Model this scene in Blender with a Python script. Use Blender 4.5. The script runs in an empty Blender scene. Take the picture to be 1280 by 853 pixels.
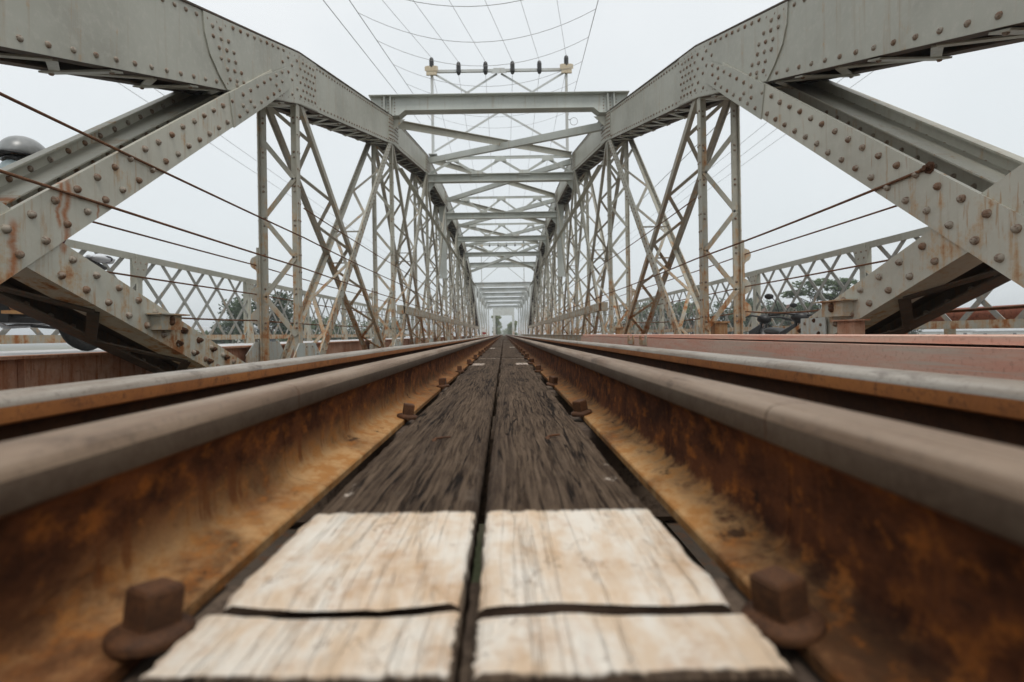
import bpy, bmesh, math, random
from mathutils import Vector, Matrix
random.seed(11)
R = math.radians
scn = bpy.context.scene
COL = scn.collection
CAMZ = 0.20          # camera height above the rail base (z = 0)
CX = 0.025           # the lens stands a little right of the track centre

# ------------------------------------------------------------------ helpers
class MB:
    """collects faces, then becomes ONE mesh object"""
    def __init__(s): s.v=[]; s.f=[]; s.m=[]; s.sm=[]
    def add(s, vs, fs, mi=0, smooth=False):
        o=len(s.v); s.v+= [tuple(p) for p in vs]
        for f in fs:
            s.f.append([i+o for i in f]); s.m.append(mi); s.sm.append(smooth)
    def box(s, x0,x1,y0,y1,z0,z1, mi=0):
        vs=[(x0,y0,z0),(x1,y0,z0),(x1,y1,z0),(x0,y1,z0),(x0,y0,z1),(x1,y0,z1),(x1,y1,z1),(x0,y1,z1)]
        s.add(vs,[(3,2,1,0),(4,5,6,7),(0,1,5,4),(1,2,6,5),(2,3,7,6),(3,0,4,7)],mi)
    def prism(s, prof, p0, p1, udir, mi=0, smooth=False, caps=True):
        p0=Vector(p0); p1=Vector(p1); d=(p1-p0).normalized(); u=Vector(udir); u=(u-d*u.dot(d)).normalized(); w=d.cross(u)
        n=len(prof); vs=[p0+u*a+w*b for a,b in prof]+[p1+u*a+w*b for a,b in prof]
        fs=[(i,(i+1)%n,n+(i+1)%n,n+i) for i in range(n)]
        s.add(vs,fs,mi,smooth)
        if caps: s.add(vs,[tuple(range(n))[::-1],tuple(range(n,2*n))],mi)
    def bar(s,p0,p1,wu,ww,udir,mi=0,ou=0,ow=0):
        a=wu/2;b=ww/2
        s.prism([(ou-a,ow-b),(ou+a,ow-b),(ou+a,ow+b),(ou-a,ow+b)],p0,p1,udir,mi)
    def tube(s, pts, r, n=6, mi=0, closed=False, caps=True):
        pts=[Vector(p) for p in pts]; k=len(pts); rings=[]
        rr = r if isinstance(r,(list,tuple)) else [r]*k
        ref=None
        for i,p in enumerate(pts):
            if closed: d=(pts[(i+1)%k]-pts[i-1])
            else: d=(pts[min(i+1,k-1)]-pts[max(i-1,0)])
            d.normalize()
            if ref is None:
                ref=Vector((0,0,1)) if abs(d.z)<.9 else Vector((1,0,0))
            u=(ref-d*ref.dot(d)).normalized(); ref=u; w=d.cross(u)
            rings.append([p+u*rr[i]*math.cos(2*math.pi*j/n)+w*rr[i]*math.sin(2*math.pi*j/n) for j in range(n)])
        vs=[q for r_ in rings for q in r_]; fs=[]
        for i in range(k if closed else k-1):
            a=i*n; b=((i+1)%k)*n
            for j in range(n): fs.append((a+j,a+(j+1)%n,b+(j+1)%n,b+j))
        s.add(vs,fs,mi,True)
        if caps and not closed:
            s.add(rings[0],[tuple(range(n))[::-1]],mi); s.add(rings[-1],[tuple(range(n))],mi)
    def plate(s, poly, x0, x1, mi=0):
        """a (y,z) outline given thickness from x0 to x1"""
        n=len(poly); vs=[(x0,y,z) for y,z in poly]+[(x1,y,z) for y,z in poly]
        s.add(vs,[(i,(i+1)%n,n+(i+1)%n,n+i) for i in range(n)]+[tuple(range(n))[::-1],tuple(range(n,2*n))],mi)
    def xplate(s, poly, y0, y1, mi=0):
        n=len(poly); vs=[(x,y0,z) for x,z in poly]+[(x,y1,z) for x,z in poly]
        s.add(vs,[(i,(i+1)%n,n+(i+1)%n,n+i) for i in range(n)]+[tuple(range(n))[::-1],tuple(range(n,2*n))],mi)
    def rivet(s, p, nrm, r=.0185, h=.0165, seg=8, mi=1):
        p=Vector(p); nrm=Vector(nrm).normalized()
        u=nrm.orthogonal().normalized(); w=nrm.cross(u)
        lv=[(1.0,0.0),(.86,.52),(.5,.87)] if seg>6 else [(1.0,0.0),(.7,.7)]
        vs=[]
        for a,b in lv:
            for j in range(seg):
                t=2*math.pi*j/seg
                vs.append(p+u*r*a*math.cos(t)+w*r*a*math.sin(t)+nrm*h*b)
        vs.append(p+nrm*h); fs=[]
        for i in range(len(lv)-1):
            for j in range(seg): fs.append((i*seg+j,i*seg+(j+1)%seg,(i+1)*seg+(j+1)%seg,(i+1)*seg+j))
        t=len(vs)-1; b=(len(lv)-1)*seg
        for j in range(seg): fs.append((b+j,b+(j+1)%seg,t))
        s.add(vs,fs,mi,True)
    def lathe(s, prof, c, axis=(0,0,1), n=12, mi=0, smooth=True):
        """prof: list of (radius, height along axis)"""
        c=Vector(c); ax=Vector(axis).normalized(); u=ax.orthogonal().normalized(); w=ax.cross(u); vs=[]
        for r,h in prof:
            for j in range(n):
                t=2*math.pi*j/n; vs.append(c+ax*h+u*r*math.cos(t)+w*r*math.sin(t))
        fs=[]
        for i in range(len(prof)-1):
            for j in range(n): fs.append((i*n+j,i*n+(j+1)%n,(i+1)*n+(j+1)%n,(i+1)*n+j))
        s.add(vs,fs,mi,smooth)
        k=len(prof)-1
        s.add([vs[j] for j in range(n)],[tuple(range(n))[::-1]],mi)
        s.add([vs[k*n+j] for j in range(n)],[tuple(range(n))],mi)
    def ellipsoid(s,c,rad,nu=12,nv=8,mi=0,rot=None):
        c=Vector(c); vs=[];fs=[]
        for i in range(nv+1):
            a=math.pi*i/nv
            for j in range(nu):
                b=2*math.pi*j/nu
                q=Vector((rad[0]*math.sin(a)*math.cos(b),rad[1]*math.sin(a)*math.sin(b),rad[2]*math.cos(a)))
                if rot: q=rot@q
                vs.append(c+q)
        for i in range(nv):
            for j in range(nu): fs.append((i*nu+j,(i+1)*nu+j,(i+1)*nu+(j+1)%nu,i*nu+(j+1)%nu))
        s.add(vs,fs,mi,True)
    def build(s,name,mats,parent=None,loc=(0,0,0),recalc=True):
        me=bpy.data.meshes.new(name); me.from_pydata([tuple(Vector(v)-Vector(loc)) for v in s.v],[],s.f)
        if not isinstance(mats,(list,tuple)): mats=[mats]
        for m in mats: me.materials.append(m)
        nm=len(mats)
        me.polygons.foreach_set('material_index',[min(i,nm-1) for i in s.m])
        me.polygons.foreach_set('use_smooth',s.sm)
        if recalc:
            bm=bmesh.new(); bm.from_mesh(me); bmesh.ops.recalc_face_normals(bm,faces=bm.faces); bm.to_mesh(me); bm.free()
        me.update()
        o=bpy.data.objects.new(name,me); COL.objects.link(o); o.location=loc
        if parent is not None:
            o.parent=parent
            o.location=Vector(loc)-parent_world(parent)
        return o
def parent_world(o):
    p=Vector((0,0,0))
    while o is not None: p+=o.location; o=o.parent
    return p
def tag(o,label=None,cat=None,group=None,kind=None):
    if label: o['label']=label
    if cat: o['category']=cat
    if group: o['group']=group
    if kind: o['kind']=kind
    return o
def empty(name,loc=(0,0,0)):
    o=bpy.data.objects.new(name,None); COL.objects.link(o); o.location=loc; o.empty_display_size=.2; return o
def copy_tree(o,parent=None):
    c=o.copy(); COL.objects.link(c)
    if parent is not None: c.parent=parent
    for ch in list(o.children): copy_tree(ch,c)
    return c
ORD=['first','second','third','fourth','fifth','sixth','seventh','eighth','ninth','tenth','eleventh','twelfth','thirteenth','fourteenth','fifteenth','sixteenth','seventeenth','eighteenth','nineteenth','twentieth']
SIDE={-1:'left',1:'right'}

# ------------------------------------------------------------------ node materials
class G:
    def __init__(s,name):
        s.mat=bpy.data.materials.new(name); s.mat.use_nodes=True; s.nt=s.mat.node_tree
        s.b=s.nt.nodes['Principled BSDF']; s._pos=None
    def n(s,t): return s.nt.nodes.new(t)
    def link(s,a,b): s.nt.links.new(a,b)
    def put(s,sock,v):
        if hasattr(v,'is_linked') or isinstance(v,bpy.types.NodeSocket): s.link(v,sock)
        else: sock.default_value=v
    def pos(s):
        if s._pos is None: s._pos=s.n('ShaderNodeNewGeometry')
        return s._pos.outputs['Position']
    def xyz(s):
        q=s.n('ShaderNodeSeparateXYZ'); s.link(s.pos(),q.inputs[0]); return q.outputs
    def scaled(s,sc,off=(0,0,0)):
        q=s.n('ShaderNodeMapping'); s.link(s.pos(),q.inputs['Vector']); q.inputs['Scale'].default_value=sc; q.inputs['Location'].default_value=off; return q.outputs[0]
    def noise(s,vec=None,scale=5,detail=4,rough=.6,dist=0,lac=2):
        q=s.n('ShaderNodeTexNoise'); s.link(vec if vec is not None else s.pos(),q.inputs['Vector'])
        q.inputs['Scale'].default_value=scale; q.inputs['Detail'].default_value=detail; q.inputs['Roughness'].default_value=rough; q.inputs['Distortion'].default_value=dist
        return q.outputs[0]
    def math(s,op,a,b=None,clamp=False):
        q=s.n('ShaderNodeMath'); q.operation=op; q.use_clamp=clamp; s.put(q.inputs[0],a)
        if b is not None: s.put(q.inputs[1],b)
        return q.outputs[0]
    def ramp(s,fac,lo,hi,a=0.0,b=1.0):
        q=s.n('ShaderNodeMapRange'); q.interpolation_type='SMOOTHSTEP'; s.put(q.inputs['Value'],fac)
        q.inputs['From Min'].default_value=lo; q.inputs['From Max'].default_value=hi; q.inputs['To Min'].default_value=a; q.inputs['To Max'].default_value=b
        return q.outputs[0]
    def mix(s,fac,a,b,mode='MIX'):
        q=s.n('ShaderNodeMix'); q.data_type='RGBA'; q.blend_type=mode; s.put(q.inputs[0],fac)
        for k,v in ((6,a),(7,b)):
            if isinstance(v,(tuple,list)): q.inputs[k].default_value=(*v[:3],1)
            else: s.link(v,q.inputs[k])
        return q.outputs[2]
    def bump(s,h,strength=.3,dist=.01):
        q=s.n('ShaderNodeBump'); q.inputs['Strength'].default_value=strength; q.inputs['Distance'].default_value=dist; s.link(h,q.inputs['Height']); s.link(q.outputs[0],s.b.inputs['Normal'])
    def out(s,col,rough=.6,metal=0.0,spec=None):
        if isinstance(col,(tuple,list)): s.b.inputs['Base Color'].default_value=(*col[:3],1)
        else: s.link(col,s.b.inputs['Base Color'])
        s.put(s.b.inputs['Roughness'],rough); s.put(s.b.inputs['Metallic'],metal)
        if spec is not None: s.b.inputs['Specular IOR Level'].default_value=spec
        return s.mat

def painted_steel(name, base=(.425,.425,.365), dark=(.33,.325,.275), rust_amt=0.0, rust_base=.5, low_z=1.6, drip=None):
    g=G(name); z=g.xyz()[2]
    big=g.noise(scale=1.3,detail=5); fine=g.noise(scale=22,detail=5,rough=.7)
    col=g.mix(g.ramp(big,.35,.7),base,dark)
    col=g.mix(g.ramp(fine,.45,.75,0,.35),col,(.56,.54,.48))
    # vertical weather streaks
    st=g.noise(g.scaled((16,16,.9)),scale=1,detail=4,rough=.65)
    col=g.mix(g.ramp(st,.54,.76,0,.65),col,(.33,.26,.18))
    # old rust: patches, more of it near the deck
    low=g.ramp(z,-.2,low_z,1,0)
    rn=g.math('ADD',g.math('MULTIPLY',g.noise(scale=6,detail=7,rough=.72),.62),g.math('MULTIPLY',st,.38))
    thr=g.math('ADD',rn,g.math('MULTIPLY',low,.14))
    thr=g.math('ADD',thr,rust_amt)
    m1=g.ramp(thr,.58,.70); m2=g.ramp(thr,.66,.76)
    col=g.mix(g.math('MULTIPLY',m1,.75),col,(.46,.30,.16))
    col=g.mix(g.math('MULTIPLY',m2,.9),col,(.29,.092,.017))
    if drip:
        wp=g.noise(g.scaled((1,34,3.2),(0,2.7,1.3)),scale=1,detail=4,rough=.6)
        wk=g.math('MULTIPLY',g.ramp(wp,.585,.66),g.ramp(g.noise(scale=2.2,detail=2),.46,.62))
        col=g.mix(g.math('MULTIPLY',wk,.62),col,(.36,.20,.085))
        w2=g.noise(g.scaled((1,46,2.2),(0,5.1,4.3)),scale=1,detail=4,rough=.6)
        k2=g.math('MULTIPLY',g.ramp(w2,.64,.70),g.ramp(g.noise(scale=3.1,detail=2),.52,.64))
        col=g.mix(g.math('MULTIPLY',k2,.75),col,(.27,.085,.016))
        x,y,zz=g.xyz()
        for (yy,w,z0,z1) in drip:
            wob=g.math('MULTIPLY',g.math('SUBTRACT',g.noise(g.scaled((1,1,9)),scale=1.0),.5),.10)
            d=g.math('ABSOLUTE',g.math('SUBTRACT',g.math('ADD',y,wob),yy))
            mm=g.math('MULTIPLY',g.math('MULTIPLY',g.ramp(d,0,w,1,0),g.ramp(x,-.1,.1,1,0)),g.math('MULTIPLY',g.ramp(zz,z0,z0+.05),g.ramp(zz,z1-.03,z1+.03,1,0)))
            col=g.mix(g.math('MULTIPLY',g.math('MULTIPLY',mm,g.ramp(fine,.3,.6,.6,1)),.9),col,(.33,.095,.008))
    g.bump(g.math('ADD',g.math('MULTIPLY',fine,.5),m1),.25,.004)
    return g.out(col,g.mix(m1,(.5,.5,.5),(.85,.85,.85)),0,.35)
M={}
M['paint']=painted_steel('grey_bridge_paint')
M['paint_low']=painted_steel('grey_bridge_paint_weathered',base=(.425,.415,.35),dark=(.335,.32,.265),rust_amt=.025,low_z=3.0)
M['paint_rusty']=painted_steel('rusty_brace_paint',base=(.38,.36,.30),dark=(.27,.24,.19),rust_amt=.045,low_z=2.6)
M['lattice']=painted_steel('backlit_lattice_paint',base=(.31,.315,.29),dark=(.24,.24,.22),rust_amt=.01,low_z=.9)  # base darkened so the backlit look of the lattice is in the colour
M['paint_brace']=painted_steel('grey_brace_paint',base=(.505,.495,.42),dark=(.41,.395,.33),rust_amt=.02,low_z=1.3,
    drip=[(2.47,.030,.60,.98),(2.43,.02,.72,1.02),(2.20,.035,.2,.72),(2.66,.012,.78,.92)])
M['paint_top']=painted_steel('pale_grey_top_paint',base=(.48,.505,.475),dark=(.40,.42,.395),rust_amt=-.03)
M['paint_pole']=painted_steel('pale_pole_paint',base=(.52,.55,.55),dark=(.45,.45,.43),rust_amt=-.05,low_z=1)
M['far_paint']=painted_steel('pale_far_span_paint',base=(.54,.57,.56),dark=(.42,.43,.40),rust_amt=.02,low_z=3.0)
def rivet_mat():
    g=G('rivet_paint'); n=g.noise(scale=14,detail=3); n2=g.noise(scale=90,detail=2)
    c=g.mix(g.ramp(n,.4,.65),(.33,.29,.235),(.19,.105,.058)); c=g.mix(g.ramp(n2,.47,.70,0,.8),c,(.085,.036,.016))
    return g.out(c,.55,0,.4)
M['rivet']=rivet_mat()
def rust(name,a,b,c,scale=8,streak=True,rough=.85,metal=0.0,bump=.3):
    g=G(name)
    n=g.noise(scale=scale,detail=7,rough=.7); n2=g.noise(scale=scale*9,detail=4,rough=.7)
    col=g.mix(g.ramp(n,.33,.66),a,b)
    if streak:
        st=g.noise(g.scaled((30,30,3.0)),scale=1,detail=5,rough=.7)
        col=g.mix(g.ramp(st,.48,.7,0,.85),col,c)
    else: col=g.mix(g.ramp(n2,.45,.7,0,.8),col,c)
    col=g.mix(g.ramp(n2,.52,.8,0,.5),col,(.03,.016,.01))
    g.bump(g.math('ADD',n,g.math('MULTIPLY',n2,.4)),bump,.004)
    return g.out(col,rough,metal,.3)
M['grime_shade']=rust('grime_and_shade_steel',(.060,.050,.040),(.10,.075,.055),(.12,.055,.025),5,True,.9)  # grime, with the shade of undersides and box interiors painted into the colour
M['rust_block']=rust('orange_rust_block',(.36,.20,.09),(.26,.11,.04),(.40,.30,.2),14,True,.85)
M['rust_cable']=rust('rusty_cable',(.12,.055,.03),(.22,.10,.045),(.06,.03,.02),20,False)
M['rust_bolt']=rust('rusty_bolt',(.060,.026,.012),(.115,.048,.019),(.035,.016,.008),40,False,.75)
M['rust_plate']=rust('rust_stained_plate',(.50,.31,.22),(.40,.18,.10),(.26,.075,.022),5,True)
M['rust_pipe']=rust('rusty_pipe',(.22,.06,.035),(.28,.10,.055),(.12,.035,.02),3,False,.6)
def red_beam():
    g=G('faded_red_beam'); n=g.noise(g.scaled((8,2.2,14)),scale=1,detail=7,rough=.7); f=g.noise(scale=60,detail=4)
    c=g.mix(g.ramp(n,.35,.68),(.68,.34,.25),(.68,.48,.38)); c=g.mix(g.ramp(f,.5,.75,0,.45),c,(.36,.17,.115))
    p=g.noise(g.scaled((5,.9,20),(3,1,0)),scale=1,detail=5); c=g.mix(g.ramp(p,.55,.68,0,.8),c,(.58,.48,.40))
    g.bump(f,.2,.003); return g.out(c,.6,0,.4)
M['red_beam']=red_beam()
def web_mat(name, dark_side):
    """rail web and foot: flaky red-brown rust, worn tan patches on the foot, rust runs of their own shape on the web"""
    g=G(name); x,y,z=g.xyz(); L=dark_side<0
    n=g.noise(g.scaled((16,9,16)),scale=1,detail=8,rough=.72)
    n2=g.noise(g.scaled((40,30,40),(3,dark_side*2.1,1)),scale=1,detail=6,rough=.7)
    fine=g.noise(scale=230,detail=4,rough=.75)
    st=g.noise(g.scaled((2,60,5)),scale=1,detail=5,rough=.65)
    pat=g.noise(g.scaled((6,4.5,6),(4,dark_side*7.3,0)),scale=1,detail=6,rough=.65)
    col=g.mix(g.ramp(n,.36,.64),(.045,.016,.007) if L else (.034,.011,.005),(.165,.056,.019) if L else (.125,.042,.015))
    col=g.mix(g.ramp(n2,.50,.68,0,.75),col,(.34,.110,.020))
    yn=g.math('ADD',y,g.math('MULTIPLY',g.math('SUBTRACT',n,.5),.7))
    along=g.math('MULTIPLY',g.ramp(yn,.26,.50,.10,1),g.ramp(yn,.8,1.7,1,.35))
    # worn tan crust: strong on the foot, climbing the web in tongues
    up=g.math('ADD',z,g.math('MULTIPLY',g.math('SUBTRACT',n2,.5),-.06))
    foot=g.ramp(up,.014,.034 if not L else .075,1,0)
    tan=g.math('MULTIPLY',g.math('MULTIPLY',foot,g.ramp(pat,.34,.56,.25,1)),along)
    tcol=g.mix(g.ramp(n2,.38,.62),(.56,.34,.155),(.42,.20,.065))
    col=g.mix(g.math('MULTIPLY',tan,.92),col,tcol)
    onweb=g.ramp(z,.026,.036)
    runs=g.math('MULTIPLY',g.math('MULTIPLY',g.ramp(st,.55,.63),onweb),g.ramp(z,.085,.05,.35,1))
    col=g.mix(g.math('MULTIPLY',runs,.75),col,(.155,.050,.014))
    dk=g.noise(g.scaled((22,14,22),(8,dark_side*3.3,2)),scale=1,detail=6,rough=.7)
    col=g.mix(g.ramp(dk,.60,.69,0,.85),col,(.024,.012,.008))
    col=g.mix(g.ramp(fine,.58,.74,0,.6),col,(.035,.016,.009))
    g.bump(g.math('ADD',g.math('MULTIPLY',fine,.7),g.math('ADD',n,g.math('MULTIPLY',n2,1.2))),.8,.003)
    return g.out(col,.88,0,.15)
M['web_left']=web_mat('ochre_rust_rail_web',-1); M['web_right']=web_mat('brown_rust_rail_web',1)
def head_mat(name,a,b,shine,rough0,metal):
    g=G(name); n=g.noise(g.scaled((30,2.5,30)),scale=1,detail=6,rough=.65); f=g.noise(scale=120,detail=4,rough=.7)
    l=g.noise(g.scaled((260,1.2,260)),scale=1,detail=3)
    pz=g.noise(g.scaled((14,7,14),(2,5,1)),scale=1,detail=6,rough=.68); c=g.mix(g.ramp(n,.36,.66),a,b); c=g.mix(g.ramp(pz,.56,.68,0,.75),c,(b[0]*.45,b[1]*.42,b[2]*.40)); c=g.mix(g.ramp(f,.5,.75,0,.5),c,(.07,.048,.035)); c=g.mix(g.ramp(l,.5,.7,0,.45),c,shine)
    g.bump(g.math('ADD',f,l),.15,.002)
    return g.out(c,g.ramp(n,.3,.7,rough0,rough0+.2),metal,.5)
M['guard_head']=head_mat('worn_guard_rail_head',(.285,.205,.142),(.165,.105,.066),(.35,.275,.205),.45,.15)
M['run_head']=head_mat('polished_running_head',(.39,.35,.30),(.25,.20,.155),(.45,.42,.385),.36,.25)
M['guard_under']=rust('dark_guard_head_side',(.105,.075,.052),(.075,.048,.032),(.13,.095,.065),14,False,.7)
M['web_shade']=rust('shaded_running_rail_web',(.040,.017,.008),(.070,.028,.011),(.03,.014,.008),9,False,.9)  # rusty web, darkened to paint in the shade under the rail head
M['run_side']=rust('orange_rust_rail_side',(.34,.13,.035),(.26,.095,.028),(.20,.075,.025),9,False,.75)
def wood(name,painted):
    g=G(name); x,y,z=g.xyz()
    warp=g.noise(g.scaled((6,3.2,5)),scale=1,detail=2)
    wv=g.n('ShaderNodeVectorMath'); wv.operation='MULTIPLY_ADD'
    cmb=g.n('ShaderNodeCombineXYZ'); g.link(g.math('MULTIPLY',g.math('SUBTRACT',warp,.5),.020),cmb.inputs[0])
    ad=g.n('ShaderNodeVectorMath'); ad.operation='ADD'; g.link(g.pos(),ad.inputs[0]); g.link(cmb.outputs[0],ad.inputs[1])
    def sc(v,off=(0,0,0)):
        q=g.n('ShaderNodeMapping'); g.link(ad.outputs[0],q.inputs['Vector']); q.inputs['Scale'].default_value=v; q.inputs['Location'].default_value=off; return q.outputs[0]
    grain=g.noise(sc((230,9,60)),scale=1,detail=8,rough=.78)
    broad=g.noise(sc((34,1.6,20)),scale=1,detail=5,rough=.6)
    spot=g.noise(scale=18,detail=6,rough=.7)
    crk=g.noise(sc((58,2.0,10),(3.1,.7,0)),scale=1,detail=3,rough=.5)
    crack=g.ramp(g.math('ABSOLUTE',g.math('SUBTRACT',crk,.5)),.006,.022,1,0)
    crack=g.math('MULTIPLY',crack,g.ramp(g.noise(g.scaled((10,3,1),(1,4,2)),scale=1,detail=2),.40,.54))
    col=g.mix(g.ramp(grain,.33,.67),(.027,.0165,.0105),(.150,.106,.073))
    col=g.mix(g.ramp(broad,.42,.7,0,.65),col,(.046,.032,.024))
    col=g.mix(g.ramp(spot,.55,.8,0,.4),col,(.17,.138,.112))
    ck2=g.noise(sc((95,2.6,14),(7.3,1.9,0)),scale=1,detail=4,rough=.55)
    thin=g.math('MULTIPLY',g.ramp(g.math('ABSOLUTE',g.math('SUBTRACT',ck2,.5)),.002,.010,1,0),g.ramp(g.noise(g.scaled((14,3.5,1),(4,9,2)),scale=1,detail=2),.44,.56))
    crack=g.math('MAXIMUM',crack,thin)
    rough=.8
    if painted:
        ed=g.math('ADD',y,g.math('MULTIPLY',g.math('SUBTRACT',g.noise(g.scaled((70,30,1)),scale=1,detail=5,rough=.7),.5),.022))
        pm=g.math('MULTIPLY',g.ramp(ed,.492,.500,1,0),g.ramp(g.math('ADD',y,g.math('MULTIPLY',g.math('SUBTRACT',g.noise(g.scaled((90,40,1),(3,3,0)),scale=1,detail=4),.5),.004)),.2600,.2625))
        pn=g.noise(g.scaled((26,13,26),(0,2,0)),scale=1,detail=7,rough=.68)
        pc=g.mix(g.ramp(pn,.36,.64),(.80,.74,.65),(.68,.52,.37))
        pc=g.mix(g.ramp(spot,.50,.70,0,.65),pc,(.50,.30,.16))
        pc=g.mix(g.ramp(grain,.62,.78,0,.2),pc,(.52,.40,.29))
        orng=g.noise(g.scaled((20,7,8),(5,1,0)),scale=1,detail=5); pc=g.mix(g.ramp(orng,.60,.72,0,.65),pc,(.52,.25,.10))
        fl=g.noise(g.scaled((34,26,1),(7,3,0)),scale=1,detail=4,rough=.55)
        fcr=g.ramp(g.math('ABSOLUTE',g.math('SUBTRACT',fl,.5)),.002,.009,1,0)
        fcr=g.math('MULTIPLY',fcr,g.ramp(g.noise(g.scaled((16,12,1),(2,8,0)),scale=1,detail=2),.52,.62))
        pc=g.mix(g.math('MULTIPLY',fcr,.75),pc,(.22,.13,.07))
        # bare edges: paint worn off the long edges of the boards and their end grain
        nq=g.n('ShaderNodeSeparateXYZ'); g.pos(); g.link(g._pos.outputs['True Normal'],nq.inputs[0])
        wear=g.ramp(nq.outputs[2],.25,.6,0,1)
        pm=g.math('MULTIPLY',pm,wear)
        smear=g.math('MULTIPLY',g.ramp(g.noise(g.scaled((45,22,1),(9,2,0)),scale=1,detail=5,rough=.7),.60,.70),g.math('MULTIPLY',g.ramp(g.math('ABSOLUTE',x),.115,.15),g.ramp(y,.8,.55)))
        col=g.mix(smear,col,(.58,.50,.42))
        pb=g.math('MULTIPLY',g.ramp(g.math('ABSOLUTE',g.math('SUBTRACT',y,2.95)),.05,.12,1,0),g.math('MULTIPLY',g.ramp(g.math('ABSOLUTE',x),.085,.10),g.ramp(spot,.38,.5)))
        pb=g.math('MAXIMUM',pb,g.math('MULTIPLY',g.ramp(y,3.60,3.645),g.ramp(spot,.40,.5)))
        col=g.mix(g.math('MULTIPLY',pb,.85),col,(.60,.50,.42))
        col=g.mix(pm,col,pc)
        col=g.mix(g.math('MULTIPLY',crack,g.math('SUBTRACT',1.0,g.math('MULTIPLY',pm,.97))),col,(.014,.010,.008))
    else:
        pb=g.math('MULTIPLY',g.ramp(g.math('ABSOLUTE',g.math('SUBTRACT',y,6.5)),.12,.25,1,0),g.math('MULTIPLY',g.ramp(g.math('ABSOLUTE',x),.085,.10),g.ramp(spot,.38,.5)))
        col=g.mix(g.math('MULTIPLY',pb,.8),col,(.55,.47,.40))
        col=g.mix(crack,col,(.014,.010,.008))
    h=g.math('SUBTRACT',g.math('ADD',g.math('MULTIPLY',grain,.8),g.math('MULTIPLY',broad,.6)),g.math('MULTIPLY',crack,1.3))
    g.bump(h,.75,.0045)
    return g.out(col,.9,0,.08)
M['wood_near']=wood('weathered_plank_white_end',True); M['wood']=wood('weathered_plank',False)
M['end_grain']=rust('dark_end_grain',(.030,.017,.010),(.050,.030,.018),(.015,.009,.006),60,False,.95)
M['sleeper']=rust('dark_sleeper_timber',(.085,.06,.045),(.14,.10,.07),(.05,.035,.025),6,False,.9)
M['end_paint']=rust('chipped_white_plank_end',(.60,.52,.45),(.50,.40,.32),(.35,.24,.17),30,False,.8)
def simple(name,c,c2,scale=6,rough=.6,metal=0,spec=.4,bump=0):
    g=G(name); n=g.noise(scale=scale,detail=5,rough=.65); col=g.mix(g.ramp(n,.35,.68),c,c2)
    if bump: g.bump(n,bump,.01)
    return g.out(col,rough,metal,spec)
M['insul']=simple('black_insulator',(.012,.012,.013),(.03,.028,.026),20,.3)
M['wire']=simple('grey_wire',(.30,.30,.305),(.38,.38,.38),5,.6)
M['cream_box']=simple('cream_bracket',(.55,.48,.36),(.45,.36,.24),12,.6)
M['road']=simple('pale_concrete_deck',(.62,.62,.62),(.50,.50,.50),2,.55,0,.5,.1)
M['black']=simple('black_plastic',(.012,.012,.013),(.022,.022,.022),10,.4)
M['tyre']=simple('tyre_rubber',(.02,.02,.02),(.035,.033,.03),30,.85)
M['chrome']=simple('dull_chrome',(.5,.5,.5),(.35,.35,.35),20,.25,1)
M['bike']=simple('dark_bike_paint',(.03,.03,.035),(.05,.05,.05),5,.25)
M['seat']=simple('black_seat_vinyl',(.015,.015,.015),(.03,.03,.03),40,.5)
M['lamp']=simple('lamp_glass',(.6,.6,.6),(.5,.5,.5),9,.15)
M['redlamp']=simple('red_lens',(.35,.02,.015),(.25,.015,.01),9,.2)
M['helmet']=simple('grey_gloss_helmet',(.30,.31,.31),(.20,.21,.21),9,.32,.1,.5)
M['mask']=simple('pale_face_mask',(.50,.58,.60),(.40,.48,.50),30,.8)
M['goggle']=simple('dark_goggles',(.01,.01,.012),(.02,.02,.02),10,.15)
M['skin']=simple('skin',(.42,.24,.15),(.36,.20,.12),30,.55)
M['jacket']=simple('pale_blue_jacket',(.45,.50,.53),(.36,.41,.44),12,.8)
M['bag']=simple('pale_bag_cloth',(.66,.69,.72),(.55,.59,.63),14,.8)
M['trousers']=simple('dark_red_trousers',(.10,.02,.025),(.06,.015,.02),12,.8)
M['glove']=simple('dark_glove',(.05,.05,.055),(.08,.08,.085),30,.8)
M['sandal']=simple('tan_sandal',(.42,.24,.10),(.33,.17,.07),20,.7)
M['white_wall']=simple('white_house_wall',(.74,.74,.72),(.64,.63,.60),1,.8)
M['cream_wall']=simple('cream_wall',(.55,.54,.50),(.46,.45,.41),1,.8)
M['roof']=simple('brown_tile_roof',(.17,.09,.065),(.12,.065,.05),2,.8)
M['grey_roof']=simple('grey_sheet_roof',(.40,.42,.43),(.33,.35,.36),1,.6)
M['window']=simple('dark_window_glass',(.03,.035,.04),(.05,.055,.06),1,.15)
M['bark']=simple('bark',(.12,.09,.065),(.07,.05,.038),9,.9,0,.2,.4)
def leaf(name,a,b):
    g=G(name); n=g.noise(scale=.9,detail=4); f=g.noise(scale=7,detail=2)
    c=g.mix(g.ramp(n,.35,.65),a,b); c=g.mix(g.ramp(f,.5,.75,0,.5),c,(b[0]*1.5,b[1]*1.4,b[2]*1.2))
    g.out(c,.6,0,.3); return g.mat
M['leaf_dark']=leaf('dark_leaf',(.030,.050,.026),(.055,.085,.038))
M['leaf_mid']=leaf('green_leaf',(.045,.075,.03),(.085,.12,.05))
M['leaf_yel']=leaf('yellow_green_leaf',(.11,.15,.04),(.17,.20,.06))
def ground_mat():
    g=G('bank_ground'); n=g.noise(scale=.15,detail=6); f=g.noise(scale=3,detail=5)
    c=g.mix(g.ramp(n,.4,.6),(.10,.11,.055),(.20,.165,.115)); c=g.mix(g.ramp(f,.45,.7,0,.6),c,(.07,.085,.035)); g.bump(f,.5,.1)
    return g.out(c,.9,0,.2)
M['ground']=ground_mat()
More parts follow.
